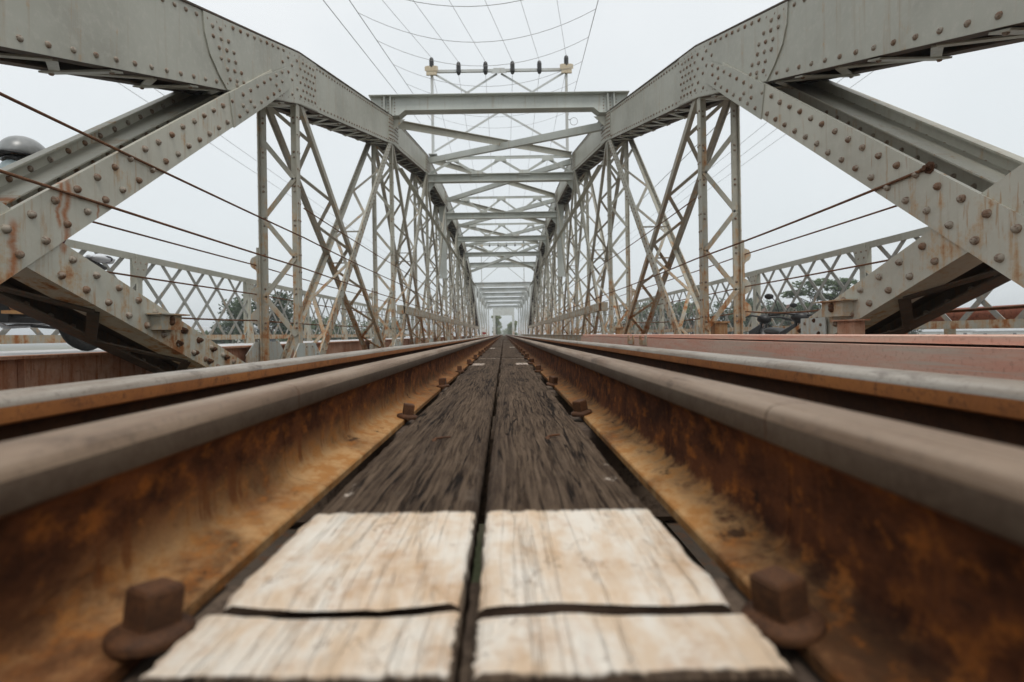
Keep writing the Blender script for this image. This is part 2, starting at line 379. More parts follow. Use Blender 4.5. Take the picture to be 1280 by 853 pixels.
def water_mat():
    g=G('river_water'); n=g.noise(g.scaled((1,.5,1)),scale=1.5,detail=4); g.bump(n,.15,.1); return g.out((.10,.11,.10),.12,0,.5)
M['water']=water_mat()
ST=[M['paint'],M['rivet']]

# ------------------------------------------------------------------ track: rails, bolts, planks, sleepers
def rail_profile(guard):
    # x across, z up, symmetric, 0.14 high; returns points and a material slot per edge: 0 head top, 1 head side/under, 2 web and foot
    half=[(0.061,0.0,2),(0.0612,0.009,2),(0.0595,0.0112,2),(0.040,0.0158,2),(0.021,0.0205,2),(0.0150,0.0235,2),(0.0112,0.029,2),(0.0088,0.040,2),(0.008,0.070,2),(0.0085,0.092,2),(0.012,0.102,2),
          (0.0255,0.1085,1),(0.0275,0.111,1),(0.0278,0.127,1),(0.0262,0.1335,1),(0.0225,0.1375,0),(0.0155,0.1395,0),(0.006,0.1405,0)]
    if not guard: half=[(x*(1.22 if z>.105 else 1.0),z*1.035,m) for x,z,m in half]
    if guard: half=[(x,z,(0 if z>.126 else 1) if m==1 and z>.105 else m) for x,z,m in half]
    pts=[(x,z) for x,z,_ in half]; mm=[m for *_,m in half]
    P=pts+[(-x,z) for x,z in reversed(pts)]
    n=len(pts); E=[]
    for i in range(n-1): E.append(max(mm[i],mm[i]) if mm[i]==mm[i+1] else mm[i])
    E.append(mm[-1]); E+= [E[i] for i in range(n-2,-1,-1)]; E.append(2)
    if not guard:
        for i in range(len(P)):
            j=(i+1)%len(P)
            if min(P[i][1],P[j][1])>.126: E[i]=0
    return P,E
def make_rail(x,y0,y1,guard,mats,label,name,group):
    P,E=rail_profile(guard); mb=MB(); n=len(P)
    vs=[(x+a,y0,b) for a,b in P]+[(x+a,y1,b) for a,b in P]
    for i in range(n): mb.add([vs[i],vs[(i+1)%n],vs[n+(i+1)%n],vs[n+i]],[(0,1,2,3)],E[i],True)
    mb.add(vs,[tuple(range(n))[::-1],tuple(range(n,2*n))],2)
    o=mb.build(name,mats,None,(x,y0,0))
    bm=bmesh.new(); bm.from_mesh(o.data); bmesh.ops.remove_doubles(bm,verts=bm.verts,dist=1e-5); bmesh.ops.recalc_face_normals(bm,faces=bm.faces)
    for e in bm.edges:
        if len(e.link_faces)==2 and e.calc_face_angle(0)>R(38): e.smooth=False
    bm.to_mesh(o.data); bm.free()
    tag(o,label,'rail',group); return o
GX=.265; RX=.534
seg={-1:[(-3,.652),(.6532,12.9),(12.905,25.4),(25.405,130)],1:[(-3,.418),(.4192,12.4),(12.405,24.9),(24.905,130)]}
ln={-1:['length of rusty guard rail closest to the lens on the left','long rusty left guard rail running beside the planks from its first joint','rusty left guard rail length in the middle of the first span','rusty left guard rail length fading towards the far trees'],
    1:['length of rusty guard rail closest to the lens on the right','long rusty right guard rail running beside the planks from its first joint','rusty right guard rail length in the middle of the first span','rusty right guard rail length fading towards the far trees']}
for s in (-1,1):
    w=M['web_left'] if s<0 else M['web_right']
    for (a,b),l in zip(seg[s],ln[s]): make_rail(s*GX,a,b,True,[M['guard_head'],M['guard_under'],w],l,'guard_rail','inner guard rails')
    make_rail(s*RX,-3,130,False,[M['run_head'],M['run_side'],M['web_shade']],'polished running rail with orange rusty side, outer rail on the '+SIDE[s],'running_rail','running rails')
    # rail foot packing under the guard rail
BY=[.322,1.18,1.88]+[1.88+.70*k for k in range(1,60)]
bm_=MB()
def hexprof(r,n=6,ph=0): return [(r*math.cos(2*math.pi*i/n+ph),r*math.sin(2*math.pi*i/n+ph)) for i in range(n)]
bolt_mesh=None
def make_bolt():
    t=empty('track_bolt')
    w=MB(); w.lathe([(.0240,-.003),(.0248,.0005),(.0238,.0035),(.0165,.0062)],(0,0,0),n=18); w.build('washer',M['rust_bolt'],t)
    h=MB(); h.lathe([(.0158,.0055),(.0164,.007),(.0164,.0270),(.0146,.0295)],(0,0,0),n=4,smooth=False); h.build('bolt_head',M['rust_bolt'],t)
    return t
proto=make_bolt(); first=True; nb=0
for s in (-1,1):
    for k,y in enumerate(BY):
        t=proto if first else copy_tree(proto); first=False
        t.location=(s*(.2000+random.uniform(-.002,.002)),y+(.008 if s>0 else 0)+random.uniform(-.03,.03)*(k>1),.0125+random.uniform(-.001,.003))
        t.rotation_euler=(random.uniform(-.08,.08),R(-7*s)+random.uniform(-.06,.06),random.uniform(0,3.1) if k>0 else (1.10 if s<0 else .35))
        if k<8:
            lab=('rusty hex bolt and washer beside the white plank ends, %s guard rail' if k==0 else ORD[k]+' rusty bolt from the lens along the %s guard rail')%SIDE[s]
        else: lab='small rusty bolt in the far row along the %s guard rail'%SIDE[s]
        tag(t,lab,'bolt','rusty bolts along the %s guard rail%s'%(SIDE[s],'' if k<8 else ', far row'))
sl=None
for k in range(-3,73):
    y=(.335,1.18,1.88)[k] if 0<=k<3 else (.335+.79*k if k<0 else 1.88+.70*(k-2))
    if sl is None:
        mb=MB(); prof=[(-.095,-.2),(.095,-.2),(.11,-.185),(.11,-.018),(.1,-.004),(-.1,-.004),(-.11,-.018),(-.11,-.185)]
        n=len(prof)
        mb.add([(-1.32,a,b) for a,b in prof]+[(1.32,a,b) for a,b in prof],[(i,(i+1)%n,n+(i+1)%n,n+i) for i in range(n)]+[tuple(range(n))[::-1],tuple(range(n,2*n))])
        sl=mb.build('sleeper',M['sleeper']); o=sl
    else: o=sl.copy(); COL.objects.link(o)
    o.location=(random.uniform(-.03,.03),y+random.uniform(-.02,.02),0)
    if k<0: lab='dark timber sleeper under the rails behind the lens'
    elif k<6: lab=ORD[k]+' dark timber sleeper from the lens, under the rails and planks'
    else: lab='dark timber sleeper under the rails in the far row'
    tag(o,lab,'sleeper','timber sleepers '+('behind the lens' if k<0 else 'near the lens' if k<6 else 'in the far row'))

def plank(x0,x1,y0,y1,z0,z1,step,mat,label,seed,group,wave0=None,wave1=None,name='plank',tap=0.0):
    rnd=random.Random(seed); mb=MB(); x1_=x1
    nx=13; ys=[]; y=y0
    while y<y1-step*.6: ys.append(y); y+=step*rnd.uniform(.8,1.2)
    ys.append(y1)
    e=.0045
    def outline(j):
        x1=x1_+tap*max(0.0,1-(ys[j]-y0)/.22)
        xl=x0+rnd.uniform(-.0012,.0012); xr=x1+rnd.uniform(-.0012,.0012); c=rnd.uniform(.8,1.4)*e
        top=[(xl,z1-c*1.4),(xl+c*.35,z1-c*.45),(xl+c*1.2,z1)]
        for i in range(1,nx): 
            xx=xl+c*1.2+(xr-xl-2.4*c)*i/nx; top.append((xx,z1+rnd.uniform(-.0005,.0005)))
        top+=[(xr-c*1.2,z1),(xr-c*.35,z1-c*.45),(xr,z1-c*1.4)]
        return top+[(xr,z0),(xl,z0)]
    rings=[]
    for j,yy in enumerate(ys):
        ol=outline(j); ring=[]
        endd=min(yy-y0,y1-yy)
        for (x,z) in ol:
            q=yy
            if wave0 and yy-y0<.03: q+=wave0(x)*(1-(yy-y0)/.03)
            if wave1 and y1-yy<.03: q+=wave1(x)*(1-(y1-yy)/.03)
            if endd<.0035 and z>z0+.002: z-=.0035*(1-endd/.0035)
            ring.append((x,q,z))
        rings.append(ring)
    n=len(rings[0]); vs=[p for r in rings for p in r]; fs=[]
    for i in range(len(rings)-1):
        for j in range(n): fs.append((i*n+j,i*n+(j+1)%n,(i+1)*n+(j+1)%n,(i+1)*n+j))
    mb.add(vs,fs,0,True); L=(len(rings)-1)*n
    mb.add(rings[0],[tuple(range(n))[::-1]],1); mb.add(rings[-1],[tuple(range(n))],1)
    o=mb.build(name,[mat,M['end_grain']],None,((x0+x1)/2,y0,z0))
    return tag(o,label,'plank',group)
HP=.028
def wv(seed):
    rr=random.Random(seed); a=[(rr.uniform(20,50),rr.uniform(0,6)) for _ in range(2)]+[(rr.uniform(80,240),rr.uniform(0,6)) for _ in range(2)]
    return lambda x: .0030*math.sin(a[0][0]*x+a[0][1])+.0016*math.sin(a[1][0]*x+a[1][1])+.0009*math.sin(a[2][0]*x+a[2][1])+.0006*math.sin(a[3][0]*x+a[3][1])
GAP={-1:-.1625,1:.1625}
for s in (-1,1):
    xa,xb=(-.1625,-.0045) if s<0 else (.0050,.1625)
    w=wv(5+s); sh=.002 if s<0 else -.002
    plank(xa-(.004 if s<0 else 0),xb+(.009 if s>0 else 0),.2585,.3180+sh,0,HP,.003,M['wood_near'],'white painted cracked end block of the %s plank, nearest the lens'%SIDE[s],31+s,'white plank end blocks',lambda x:.35*w(x+.3),w,'plank_end')
    plank(xa-.001,xb+(.0 if s<0 else .001),.3292+sh+(.0025 if s>0 else 0),3.65,.0005,HP+.0006,.012,M['wood_near'],'long dark weathered plank with a white painted near end on the %s of the gap'%SIDE[s],41+s,'white ended planks',w,None,'plank',.006 if s>0 else 0)
    k=0; y=3.70; 
    plank(xa,xb,-2.6,-.12,0,HP,.2,M['wood'],'dark plank under the lens on the '+SIDE[s],50+s,'planks')
    while y<62:
        L=3.42+random.uniform(-.06,.06); dz=random.uniform(-.004,.006)
        plank(xa+random.uniform(-.004,.004),xb,y,y+L-.05,dz,HP+dz,.06 if k<2 else .5,M['wood'],'%s dark weathered plank of the %s row after the white ended pair'%(ORD[k],SIDE[s]),60+k*2+s,'dark planks laid between the rails')
        # chipped white mark on the start of the next pair
        y+=L; k+=1
for (x,y,l,c) in ((-.078,.83,.026,'left'),(.104,.835,.021,'right')):
    mb=MB(); z=HP+.004; d=-1 if x<0 else 1
    mb.tube([(x-l/2,y,z-.003),(x-l/2+.002,y+.003,z),(x,y+.007,z+.0008),(x+l/2,y+.010,z+.001)],[.0022,.0022,.002,.0016],7)
    mb.lathe([(.0038,0),(.0036,.002)],(x-l/2,y-.0005,z-.003),(0,-.4,.6),8)
    o=mb.build('bent_nail',M['rust_bolt'],None,(x,y,HP)); tag(o,'small bent nail hammered flat on the %s plank'%c,'nail','bent nails')

# ------------------------------------------------------------------ trusses
XI,XO=2.10,2.54
PY=[.7+4.7*i for i in range(10)]
PT=[1.25,3.0,4.32,5.2,5.45,5.45,5.2,4.32,3.0,1.25]
NODES=[(-1.2,.55)]+list(zip(PY,PT))+[(44.9,.55)]
DEP=.54
def top_h(y):
    for (a,b),(c,d) in zip(NODES,NODES[1:]):
        if a<=y<=c: return b+(d-b)*(y-a)/(c-a)
    return .55
Z=lambda h: h+CAMZ
def rows(mb,p0,p1,pitch,x,nx,r=.0185,h=.0165,seg=8,mi=1,jit=.0):
    L=math.hypot(p1[0]-p0[0],p1[1]-p0[1]); n=max(1,int(L/pitch))
    for i in range(n+1):
        t=i/n; mb.rivet((x,p0[0]+(p1[0]-p0[0])*t+random.uniform(-jit,jit),p0[1]+(p1[1]-p0[1])*t),(nx,0,0),r,h,seg,mi)

def make_truss(s):
    T=empty('bridge_truss',(s*2.32,5.4,0))
    tag(T,'grey riveted steel bowstring truss on the %s side of the track'%SIDE[s],'bridge truss','trusses of the near span')
    X=lambda a: s*a
    nx=-s
    # ---- top chord
    mb=MB()
    for (y0,t0),(y1,t1) in zip(NODES,NODES[1:]):
        near=y1<16
        for xa,xb,mi in ((XI,XI+.010,0),(XI+.0102,XI+.0125,2),(XO-.012,XO,2)):  # dark liner sheet and outer web paint the shade inside the chord
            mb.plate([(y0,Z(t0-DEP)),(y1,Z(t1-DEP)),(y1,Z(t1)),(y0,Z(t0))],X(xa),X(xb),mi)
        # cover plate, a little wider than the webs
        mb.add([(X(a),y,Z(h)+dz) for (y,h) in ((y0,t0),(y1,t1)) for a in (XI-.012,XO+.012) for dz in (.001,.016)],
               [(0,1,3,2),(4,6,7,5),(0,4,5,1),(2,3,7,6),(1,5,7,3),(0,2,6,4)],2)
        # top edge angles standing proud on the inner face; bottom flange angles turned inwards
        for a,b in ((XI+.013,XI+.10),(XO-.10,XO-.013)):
            mb.plate([(y0,Z(t0-DEP)),(y1,Z(t1-DEP)),(y1,Z(t1-DEP)+.012),(y0,Z(t0-DEP)+.012)],X(a),X(b),2)  # dark colour deepens the shade under the chord
        # lacing under the chord, with batten plates
        L=y1-y0; n=int(L/.36)
        for i in range(n):
            ya=y0+L*i/n; yb=y0+L*(i+1)/n
            ha=t0+(t1-t0)*i/n-DEP; hb=t0+(t1-t0)*(i+1)/n-DEP
            a,b=(XI+.07,XO-.07) if i%2 else (XO-.07,XI+.07)
            mb.bar((X(a),ya,Z(ha)-.004),(X(b),yb,Z(hb)-.004),.05,.009,(0,1,0.3))
            if y1<11 and i%2==0:
                mb.bar((X(XI+.02),ya,Z(ha)-.012),(X(XO-.02),ya,Z(ha)-.012),.10,.010,(0,1,(t1-t0)/L))
                mb.rivet((X(XI+.05),ya,Z(ha)-.017),(0,0,-1),.016,.013,6); mb.rivet((X(XO-.05),ya,Z(ha)-.017),(0,0,-1),.016,.013,6)
        pit=.15 if y0<1 else .13
        sg=8 if y1<11 else 6
        if y1<30:
            rows(mb,(y0,Z(t0-.045)),(y1,Z(t1-.045)),pit*.85,X(XI),nx,.0165,.014,sg)
            rows(mb,(y0,Z(t0-DEP+.05)),(y1,Z(t1-DEP+.05)),pit,X(XI),nx,.0165,.014,sg)
    chord=mb.build('top_chord',[M['paint'],M['rivet'],M['grime_shade']],T,(s*2.32,5.4,Z(2.5)))
    # splice and gusset plates on the inner face
    def gusset(i,ya,yb,extra=0,curve=True):
        g=MB(); y=PY[i]; e=.004
        tp=lambda q: Z(top_h(q)-e); bt=lambda q: Z(top_h(q)-DEP+e)
        left=[(ya+.0,bt(ya+.31)) if False else (ya+.31,bt(ya+.31)),(ya+.20,bt(ya+.2)+.10),(ya+.08,bt(ya+.08)+.24),(ya+.02,bt(ya+.02)+.38),(ya,tp(ya))] if curve else [(ya,bt(ya)),(ya,tp(ya))]
        right=[(yb,tp(yb)),(yb+.01,bt(yb)+.25),(yb+.05,bt(yb+.05))]
        poly=left+[(y,tp(y))]+right+[(y,bt(y)-extra)]
        g.plate(poly,X(XI-.011),X(XI-.0006))
        x=X(XI-.011)
        # rivet field
        rr=.0175 if i==1 else .016; sg=8 if i<3 else 6
        for c in range(3):
            for r_ in range(6 if c<2 else 5):
                f=(r_+.5)/6
                off=.31*(1-f)**1.3 if curve else 0
                q=ya+.07+c*.105+off+(.05 if r_%2 else 0)*0.6
                g.rivet((x,q,Z(top_h(q)-DEP+.05+(DEP-.1)*f)),(nx,0,0),rr,.015,sg)
        for c in range(4):
            for r_ in range(6):
                f=(r_+.5)/6; q=yb-.06-c*.1-(.05 if r_%2 else 0)
                if q>y+.05: g.rivet((x,q,Z(top_h(q)-DEP+.05+(DEP-.1)*f)),(nx,0,0),rr,.015,sg)
        for c in range(5):
            q=y-.42+c*.11
            for r_ in range(6):
                f=(r_+.5)/6
                if (r_+c)%2==0 or i>1: g.rivet((x,q+.02*(r_%2),Z(top_h(q)-DEP+.05+(DEP-.1)*f)),(nx,0,0),rr,.015,sg)
        rows(g,(ya+.4,Z(top_h(ya+.4)-.04)),(y-.4,Z(top_h(y-.4)-.04)),.115,x,nx,rr,.015,sg)
        rows(g,(ya+.45,Z(top_h(ya+.45)-DEP+.05)),(y-.5,Z(top_h(y-.5)-DEP+.05)),.13,x,nx,rr,.015,sg)
        gp=g.build('gusset_plate',ST,chord,(X(XI),y,Z(top_h(y)-.27)))
    gusset(1,3.66,5.9,0)
    for i in range(2,8): gusset(i,PY[i]-.45,PY[i]+.45,0,False)
    # ---- first panel: the big box diagonals
    def box_diag(p0,p1,hh,xin,label,matk,rp,om=0):
        """p0,p1 are (y,h) of the centre line; hh is the vertical half height"""
        d=MB(); (ya,ha),(yb,hb)=p0,p1; sl=(hb-ha)/(yb-ya)
        quad=lambda k0,k1: [(ya,Z(ha)+k0),(yb,Z(hb)+k0),(yb,Z(hb)+k1),(ya,Z(ha)+k1)]
        d.plate(quad(-hh,hh),X(xin),X(xin+.0105))
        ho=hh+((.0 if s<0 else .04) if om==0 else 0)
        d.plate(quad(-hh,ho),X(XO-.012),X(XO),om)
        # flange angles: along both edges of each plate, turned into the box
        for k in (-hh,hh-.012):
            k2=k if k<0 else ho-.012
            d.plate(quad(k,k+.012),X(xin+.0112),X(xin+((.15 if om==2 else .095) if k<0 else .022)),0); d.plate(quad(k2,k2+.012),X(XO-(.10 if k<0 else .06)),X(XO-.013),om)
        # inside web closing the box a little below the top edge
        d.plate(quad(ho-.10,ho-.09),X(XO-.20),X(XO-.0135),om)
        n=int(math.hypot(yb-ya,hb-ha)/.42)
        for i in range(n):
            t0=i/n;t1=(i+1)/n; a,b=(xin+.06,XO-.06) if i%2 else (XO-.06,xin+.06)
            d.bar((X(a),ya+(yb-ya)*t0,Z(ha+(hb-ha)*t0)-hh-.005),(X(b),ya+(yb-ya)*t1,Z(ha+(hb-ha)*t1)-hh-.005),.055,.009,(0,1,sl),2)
        for j,k in enumerate((-hh*.52,hh*.52)):
            L=math.hypot(yb-ya,hb-ha); m=int(L/rp)
            for i in range(m):
                t=(i+.5+(.5 if j else 0))/m
                if t>=.995: continue
                q_=ya+(yb-ya)*t
                if om==0 and q_>4.0: continue
                if om==2 and abs((.365-.392*(q_-2.46))-(.384+.755*(q_-2.14)))<.142+.07: continue
                yy=ya+(yb-ya)*t; zz=Z(ha+(hb-ha)*t)+k
                d.rivet((X(xin),yy+random.uniform(-.006,.006),zz+random.uniform(-.005,.005)),(nx,0,0),.0195+random.uniform(-.001,.001),.0215,10)
                d.rivet((X(XO-.012),yy,zz+(.0 if om==0 and j else 0)),(nx,0,0),.018,.016,8)
        return d
    def quadA(k): return k
    A0=(.55,-.822+.025); 
    # centre line of A: h = .384 + .755 (y - 2.14)
    fa=lambda y: .384+.755*(y-2.14)
    d=box_diag((.95,fa(.95)),(4.72,fa(4.72)),.142,XI-.024,None,None,.150)
    A=d.build('diagonal_brace',[M['paint_brace'],M['rivet'],M['grime_shade']],T,(X(XI),2.5,Z(fa(2.5))))
    # its gusset extension lying over the chord
    g=MB(); y0,y1=4.02,5.02
    g.plate([(y0,Z(fa(y0))-.150),(y0+.62,Z(fa(y0+.62))-.150),(y1+.10,Z(fa(y1))-.06),(y1,Z(fa(y1))+.09),(y1-.55,Z(fa(y1-.55))+.142),(y0-.06,Z(fa(y0-.06))+.142)],X(XI-.0335),X(XI-.0245))
    for j,k in enumerate((-.095,-.02,.08)):
        for i in range(7):
            yy=y0+.08+i*.125+(.06 if j else 0)
            if k==-.02 and 1<i<5: continue
            g.rivet((X(XI-.0335),yy,Z(fa(yy))+k*.9),(nx,0,0),.0175,.016,8)
    g.build('gusset_plate',ST,A,(X(XI),4.5,Z(fa(4.5))))
    fb=lambda y: .365-.392*(y-2.46)
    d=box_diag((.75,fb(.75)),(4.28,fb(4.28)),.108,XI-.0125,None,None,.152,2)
    B=d.build('diagonal_brace',[M['paint_brace'],M['rivet'],M['grime_shade']],T,(X(XI),2.5,Z(fb(2.5))))
    # clip box and bolts on B
    c=MB(); yc=3.06 if s<0 else 3.02; zc=Z(fb(yc))-.035
    w=.10
    c.box(min(X(XI-.075),X(XI-.0127)),max(X(XI-.075),X(XI-.0127)),yc,yc+.20,zc-.035,zc+.055)
    c.box(min(X(XI-.10),X(XI-.0127)),max(X(XI-.10),X(XI-.0127)),yc-.04,yc+.25,zc+.0555,zc+.064)
    for (q,z) in ((yc+.10,zc+.01),(yc+.10,zc+.03)): c.rivet((X(XI-.075),q,z),(nx,0,0),.02,.02,8)
    c.build('cable_clamp',[M['paint_low'],M['rust_bolt']],B,(X(XI),yc,zc))
    for i in range(8):
        c=MB(); yy=3.32+(i//2)*.17+(.05 if i%2 else 0); zz=Z(fb(yy))+(.05 if i%2 else -.055)
        c.lathe([(.024,0),(.024,.005),(.0165,.0055),(.0165,.022),(.009,.0225),(.009,.032)],(X(XI-.0127),yy,zz),(nx,0,0),6,0,False)
        c.build('brace_bolt',M['rust_bolt'],B,(X(XI-.0127),yy,zz))
    if s>0:
        c=MB(); x0,x1=sorted((X(XI-.09),X(XI-.03)))
        c.box(x0,x1,2.90,3.05,-.02,.245); c.plate([(2.87,.2455),(3.08,.2455),(3.08,.2535),(2.87,.2535)],X(XI-.11),X(XI-.02))
        c.build('bearing_bracket',M['rust_plate'],T,(X(XI),3.0,0))
        c=MB()
        c.plate([(3.25,-.02),(3.52,-.02),(3.52,.275),(3.25,.275)],X(XI-.034),X(XI-.026),2)
        c.rivet((X(XI-.034),3.30,.23),(nx,0,0),.012,.01); c.rivet((X(XI-.034),3.47,.24),(nx,0,0),.012,.01)
        c.build('end_plate',[M['rust_plate'],M['rivet'],M['paint_top']],T,(X(XI),3.4,0))
    # ---- bottom chord (mostly below the rails)
    b=MB()
    for xa,xb in ((XI+.002,XI+.014),(XO-.014,XO-.002)): b.plate([(-1.2,-.75),(44.9,-.75),(44.9,-.22),(-1.2,-.22)],X(xa),X(xb))
    for xa,xb in ((XI+.015,XI+.12),(XO-.12,XO-.015)): b.plate([(-1.2,-.235),(44.9,-.235),(44.9,-.222),(-1.2,-.222)],X(xa),X(xb))
    b.build('bottom_chord',M['paint_low'],T,(X(2.32),20,-.5))
    # ---- posts
    for i in range(1,9):
        y=PY[i]; p=empty('post',(X(2.32),y,0)); p.parent=T; p.location=Vector((X(2.32),y,0))-T.location
        zt=Z(PT[i]-DEP)-.0; zb=-.3
        wd=.088 if i!=4 else .088
        for (xx,dr) in ((XI+.013,1),(XO-.013,-1)):
            l=MB(); sdir=s*dr
            # angle pair: face plate and a rib standing into the post
            a,b_=sorted((X(xx),X(xx)+sdir*.010)); l.box(a,b_,y-wd/2,y+wd/2,zb,zt)
            a,b_=sorted((X(xx)+sdir*.0105,X(xx)+sdir*.075)); l.box(a,b_,y-.009,y+.009,zb,zt)
            if i<4:
                k=0; z=.35
                while z<zt-.1:
                    for q in (-.026,.026):
                        l.rivet((X(xx),y+q,z),(nx*(1 if dr>0 else -1)*1,0,0),.012,.011,6)
                    z+=.36 if i>1 else .18
            if i<4:
                # rivets on the narrow face towards the lens where the lacing is fixed
                z=.30
                while z<zt-.1:
                    for q in (0,.055): l.rivet((X(xx)+sdir*.045,y-.0095-.0005,z+q),(0,-1,0),.014,.012,6)
                    z+=.36
            l.build('leg',[M['paint_low'],M['rivet']],p,(X(xx),y,zb))
        if i==4:
            l=MB(); l.xplate([(X(XI+.0),2.35),(X(XI+.27),2.35),(X(XI+.27),zt-.02),(X(XI+.0),zt-.02)],y-.062,y-.052); l.build('cover_panel',M['paint_top'],p,(X(2.3),y,3))
        l=MB(); z=.22; k=1; st=.412
        while z+st<zt+.02:
            a,b_=(XI+.055,XO-.055) if k%2 else (XO-.055,XI+.055)
            l.bar((X(a),y-.016,z),(X(b_),y-.016,min(z+st,zt-.03)),.050,.010,(0,0,1)); z+=st; k+=1
        l.build('lacing',M['paint_low'],p,(X(2.32),y,1))
        # base plates
        l=MB(); l.plate([(y-.30,-.22),(y+.62,-.22),(y+.62,-.02),(y+.45,.16),(y-.12,.16),(y-.30,.03)],X(XO+.002),X(XO+.012))
        l.plate([(y-.25,-.22),(y+.5,-.22),(y+.5,.0),(y+.34,.14),(y-.10,.14),(y-.25,.0)],X(XI-.009),X(XI+.0015))
        for q,z in ((y+.08,.10),(y+.25,.10),(y+.4,.02),(y+.4,-.08),(y+.1,-.05)): l.rivet((X(XI-.009),q,z),(nx,0,0),.015,.013,6)
        l.build('base_plate',[M['paint_top'],M['rivet']],p,(X(2.32),y,0))
        if s>0 and i<3:
            l=MB(); l.box(X(XI+.14),X(XI+.27),y-.03,y+.08,-.2,.28); l.box(X(XI+.12),X(XI+.29),y-.05,y+.10,.281,.30); l.build('anchor_block',M['rust_block'],p,(X(XI+.2),y,0))
        if i<3:
            l=MB()
            o_=[]
            for k_ in range(41):
                zz=.30+.85*k_/40; lob=max([math.sqrt(max(0,.075**2-(zz-q)**2)) for q in (.42,.66,.99)])
                o_.append((X(XO+.012+lob*.9+.012),zz))
            l.xplate([(X(XO+.002),.30)]+o_+[(X(XO+.002),1.15)],y-.022,y-.010)
            l.build('cable_eye_plate',M['paint_low'],p,(X(XO),y,.7))
    # ---- crossed laced diagonals of the other panels
    for i in range(1,8):
        ya,yb=PY[i]+.12,PY[i+1]-.12
        ta,tb=Z(PT[i]-DEP+.06),Z(PT[i+1]-DEP+.06)
        zb=-.28
        if i<=4: thin=((ya,ta),(yb-.35,zb)); wide=((ya+.2,zb),(yb,tb))
        else: thin=((ya+.35,zb),(yb,tb)); wide=((ya,ta),(yb-.2,zb))
        for kind,(p,q) in (('thin',thin),('wide',wide)):
            d=empty('diagonal_brace',(X(2.32),(p[0]+q[0])/2,(p[1]+q[1])/2)); d.parent=T; d.location=Vector((X(2.32),(p[0]+q[0])/2,(p[1]+q[1])/2))-T.location
            w=.078 if kind=='thin' else .150
            for (xx,dr) in ((XI+.024,1),(XO-.024,-1)) if kind=='thin' else ((XI+.002,1),(XO-.012,-1)):
                l=MB(); P0=(X(xx)+s*.005,p[0],p[1]); P1=(X(xx)+s*.005,q[0],q[1])
                l.bar(P0,P1,w,.010,(0,1,0))
                dv=Vector((0,q[0]-p[0],q[1]-p[1])).normalized()
                off=.035
                l.bar((X(xx)+s*dr*.035,p[0],p[1]),(X(xx)+s*dr*.035,q[0],q[1]),.014,.05,Vector((1,0,0)).cross(dv))
                if kind=='wide' and i<4:
                    pr=dv.cross(Vector((1,0,0)))
                    L=math.hypot(q[0]-p[0],q[1]-p[1]); m=int(L/.115)
                    for a in range(1,m):
                        for c_ in (-.045,.045):
                            b3=Vector((X(xx)+(0 if s>0 else .0),p[0],p[1]))+dv*(L*(a+(.25 if c_>0 else -.25))/m)+pr*c_
                            l.rivet((X(xx)-0.0*s,b3.y,b3.z),(nx,0,0),.0145,.013,6)
                l.build('brace_leg',[M['paint_rusty' if kind=='thin' else 'paint_low'],M['rivet']],d,(X(xx),(p[0]+q[0])/2,(p[1]+q[1])/2))
            l=MB(); L=math.hypot(q[0]-p[0],q[1]-p[1]); m=max(4,int(L/(.42 if kind=='thin' else .62)))
            for a in range(m):
                t0,t1=(a+.1)/m,(a+1.1)/m
                xa,xb=(XI+.07,XO-.07) if a%2 else (XO-.07,XI+.07)
                if t1>1: continue
                l.bar((X(xa),p[0]+(q[0]-p[0])*t0,p[1]+(q[1]-p[1])*t0),(X(xb),p[0]+(q[0]-p[0])*t1,p[1]+(q[1]-p[1])*t1),.045,.009,(q[0]-p[0])*0+0 and (0,0,1) or Vector((1,0,0)).cross(Vector((0,q[1]-p[1],-(q[0]-p[0])))))
            # tie where the two diagonals cross
            t=.48
            l.bar((X(XI+.02),p[0]+(q[0]-p[0])*t,p[1]+(q[1]-p[1])*t),(X(XO-.02),p[0]+(q[0]-p[0])*t,p[1]+(q[1]-p[1])*t),.06,.012,(0,1,0))
            l.build('lacing',M['paint_rusty'],d,(X(2.32),(p[0]+q[0])/2,(p[1]+q[1])/2))
    # ---- long struts along the truss
    l=MB(); l.bar((X(XI-.03),10.3,Z(3.42)),(X(XI-.03),38,Z(3.62)),.10,.010,(0,0,1)); l.bar((X(XI-.085),10.3,Z(3.375)),(X(XI-.085),38,Z(3.575)),.010,.09,(0,0,1))
    l.build('longitudinal_strut',M['paint'],T,(X(XI),20,Z(3.5)))
    l=MB(); x0=XI-.06
    l.prism([(-.085,-.012),(.085,-.012),(.085,.05),(.073,.05),(.073,0),(-.073,0),(-.073,.05),(-.085,.05)] if s>0 else [(-.085,.012),(.085,.012),(.085,-.05),(.073,-.05),(.073,0),(-.073,0),(-.073,-.05),(-.085,-.05)],(X(x0),10.75,Z(.55)),(X(x0),42.5,Z(.55)),(0,0,1))
    l.box(*sorted((X(XI-.03),X(XI+.10))),10.68,10.95,Z(.46),Z(.64))
    rows(l,(10.95,Z(.60)),(30,Z(.60)),.3,X(x0-.012),nx,.014,.012,6); rows(l,(11.05,Z(.50)),(30,Z(.50)),.3,X(x0-.012),nx,.014,.012,6)
    l.build('side_rail',[M['paint_low'],M['rivet']],T,(X(x0),20,Z(.55)))
    return T
for s in (-1,1): make_truss(s)

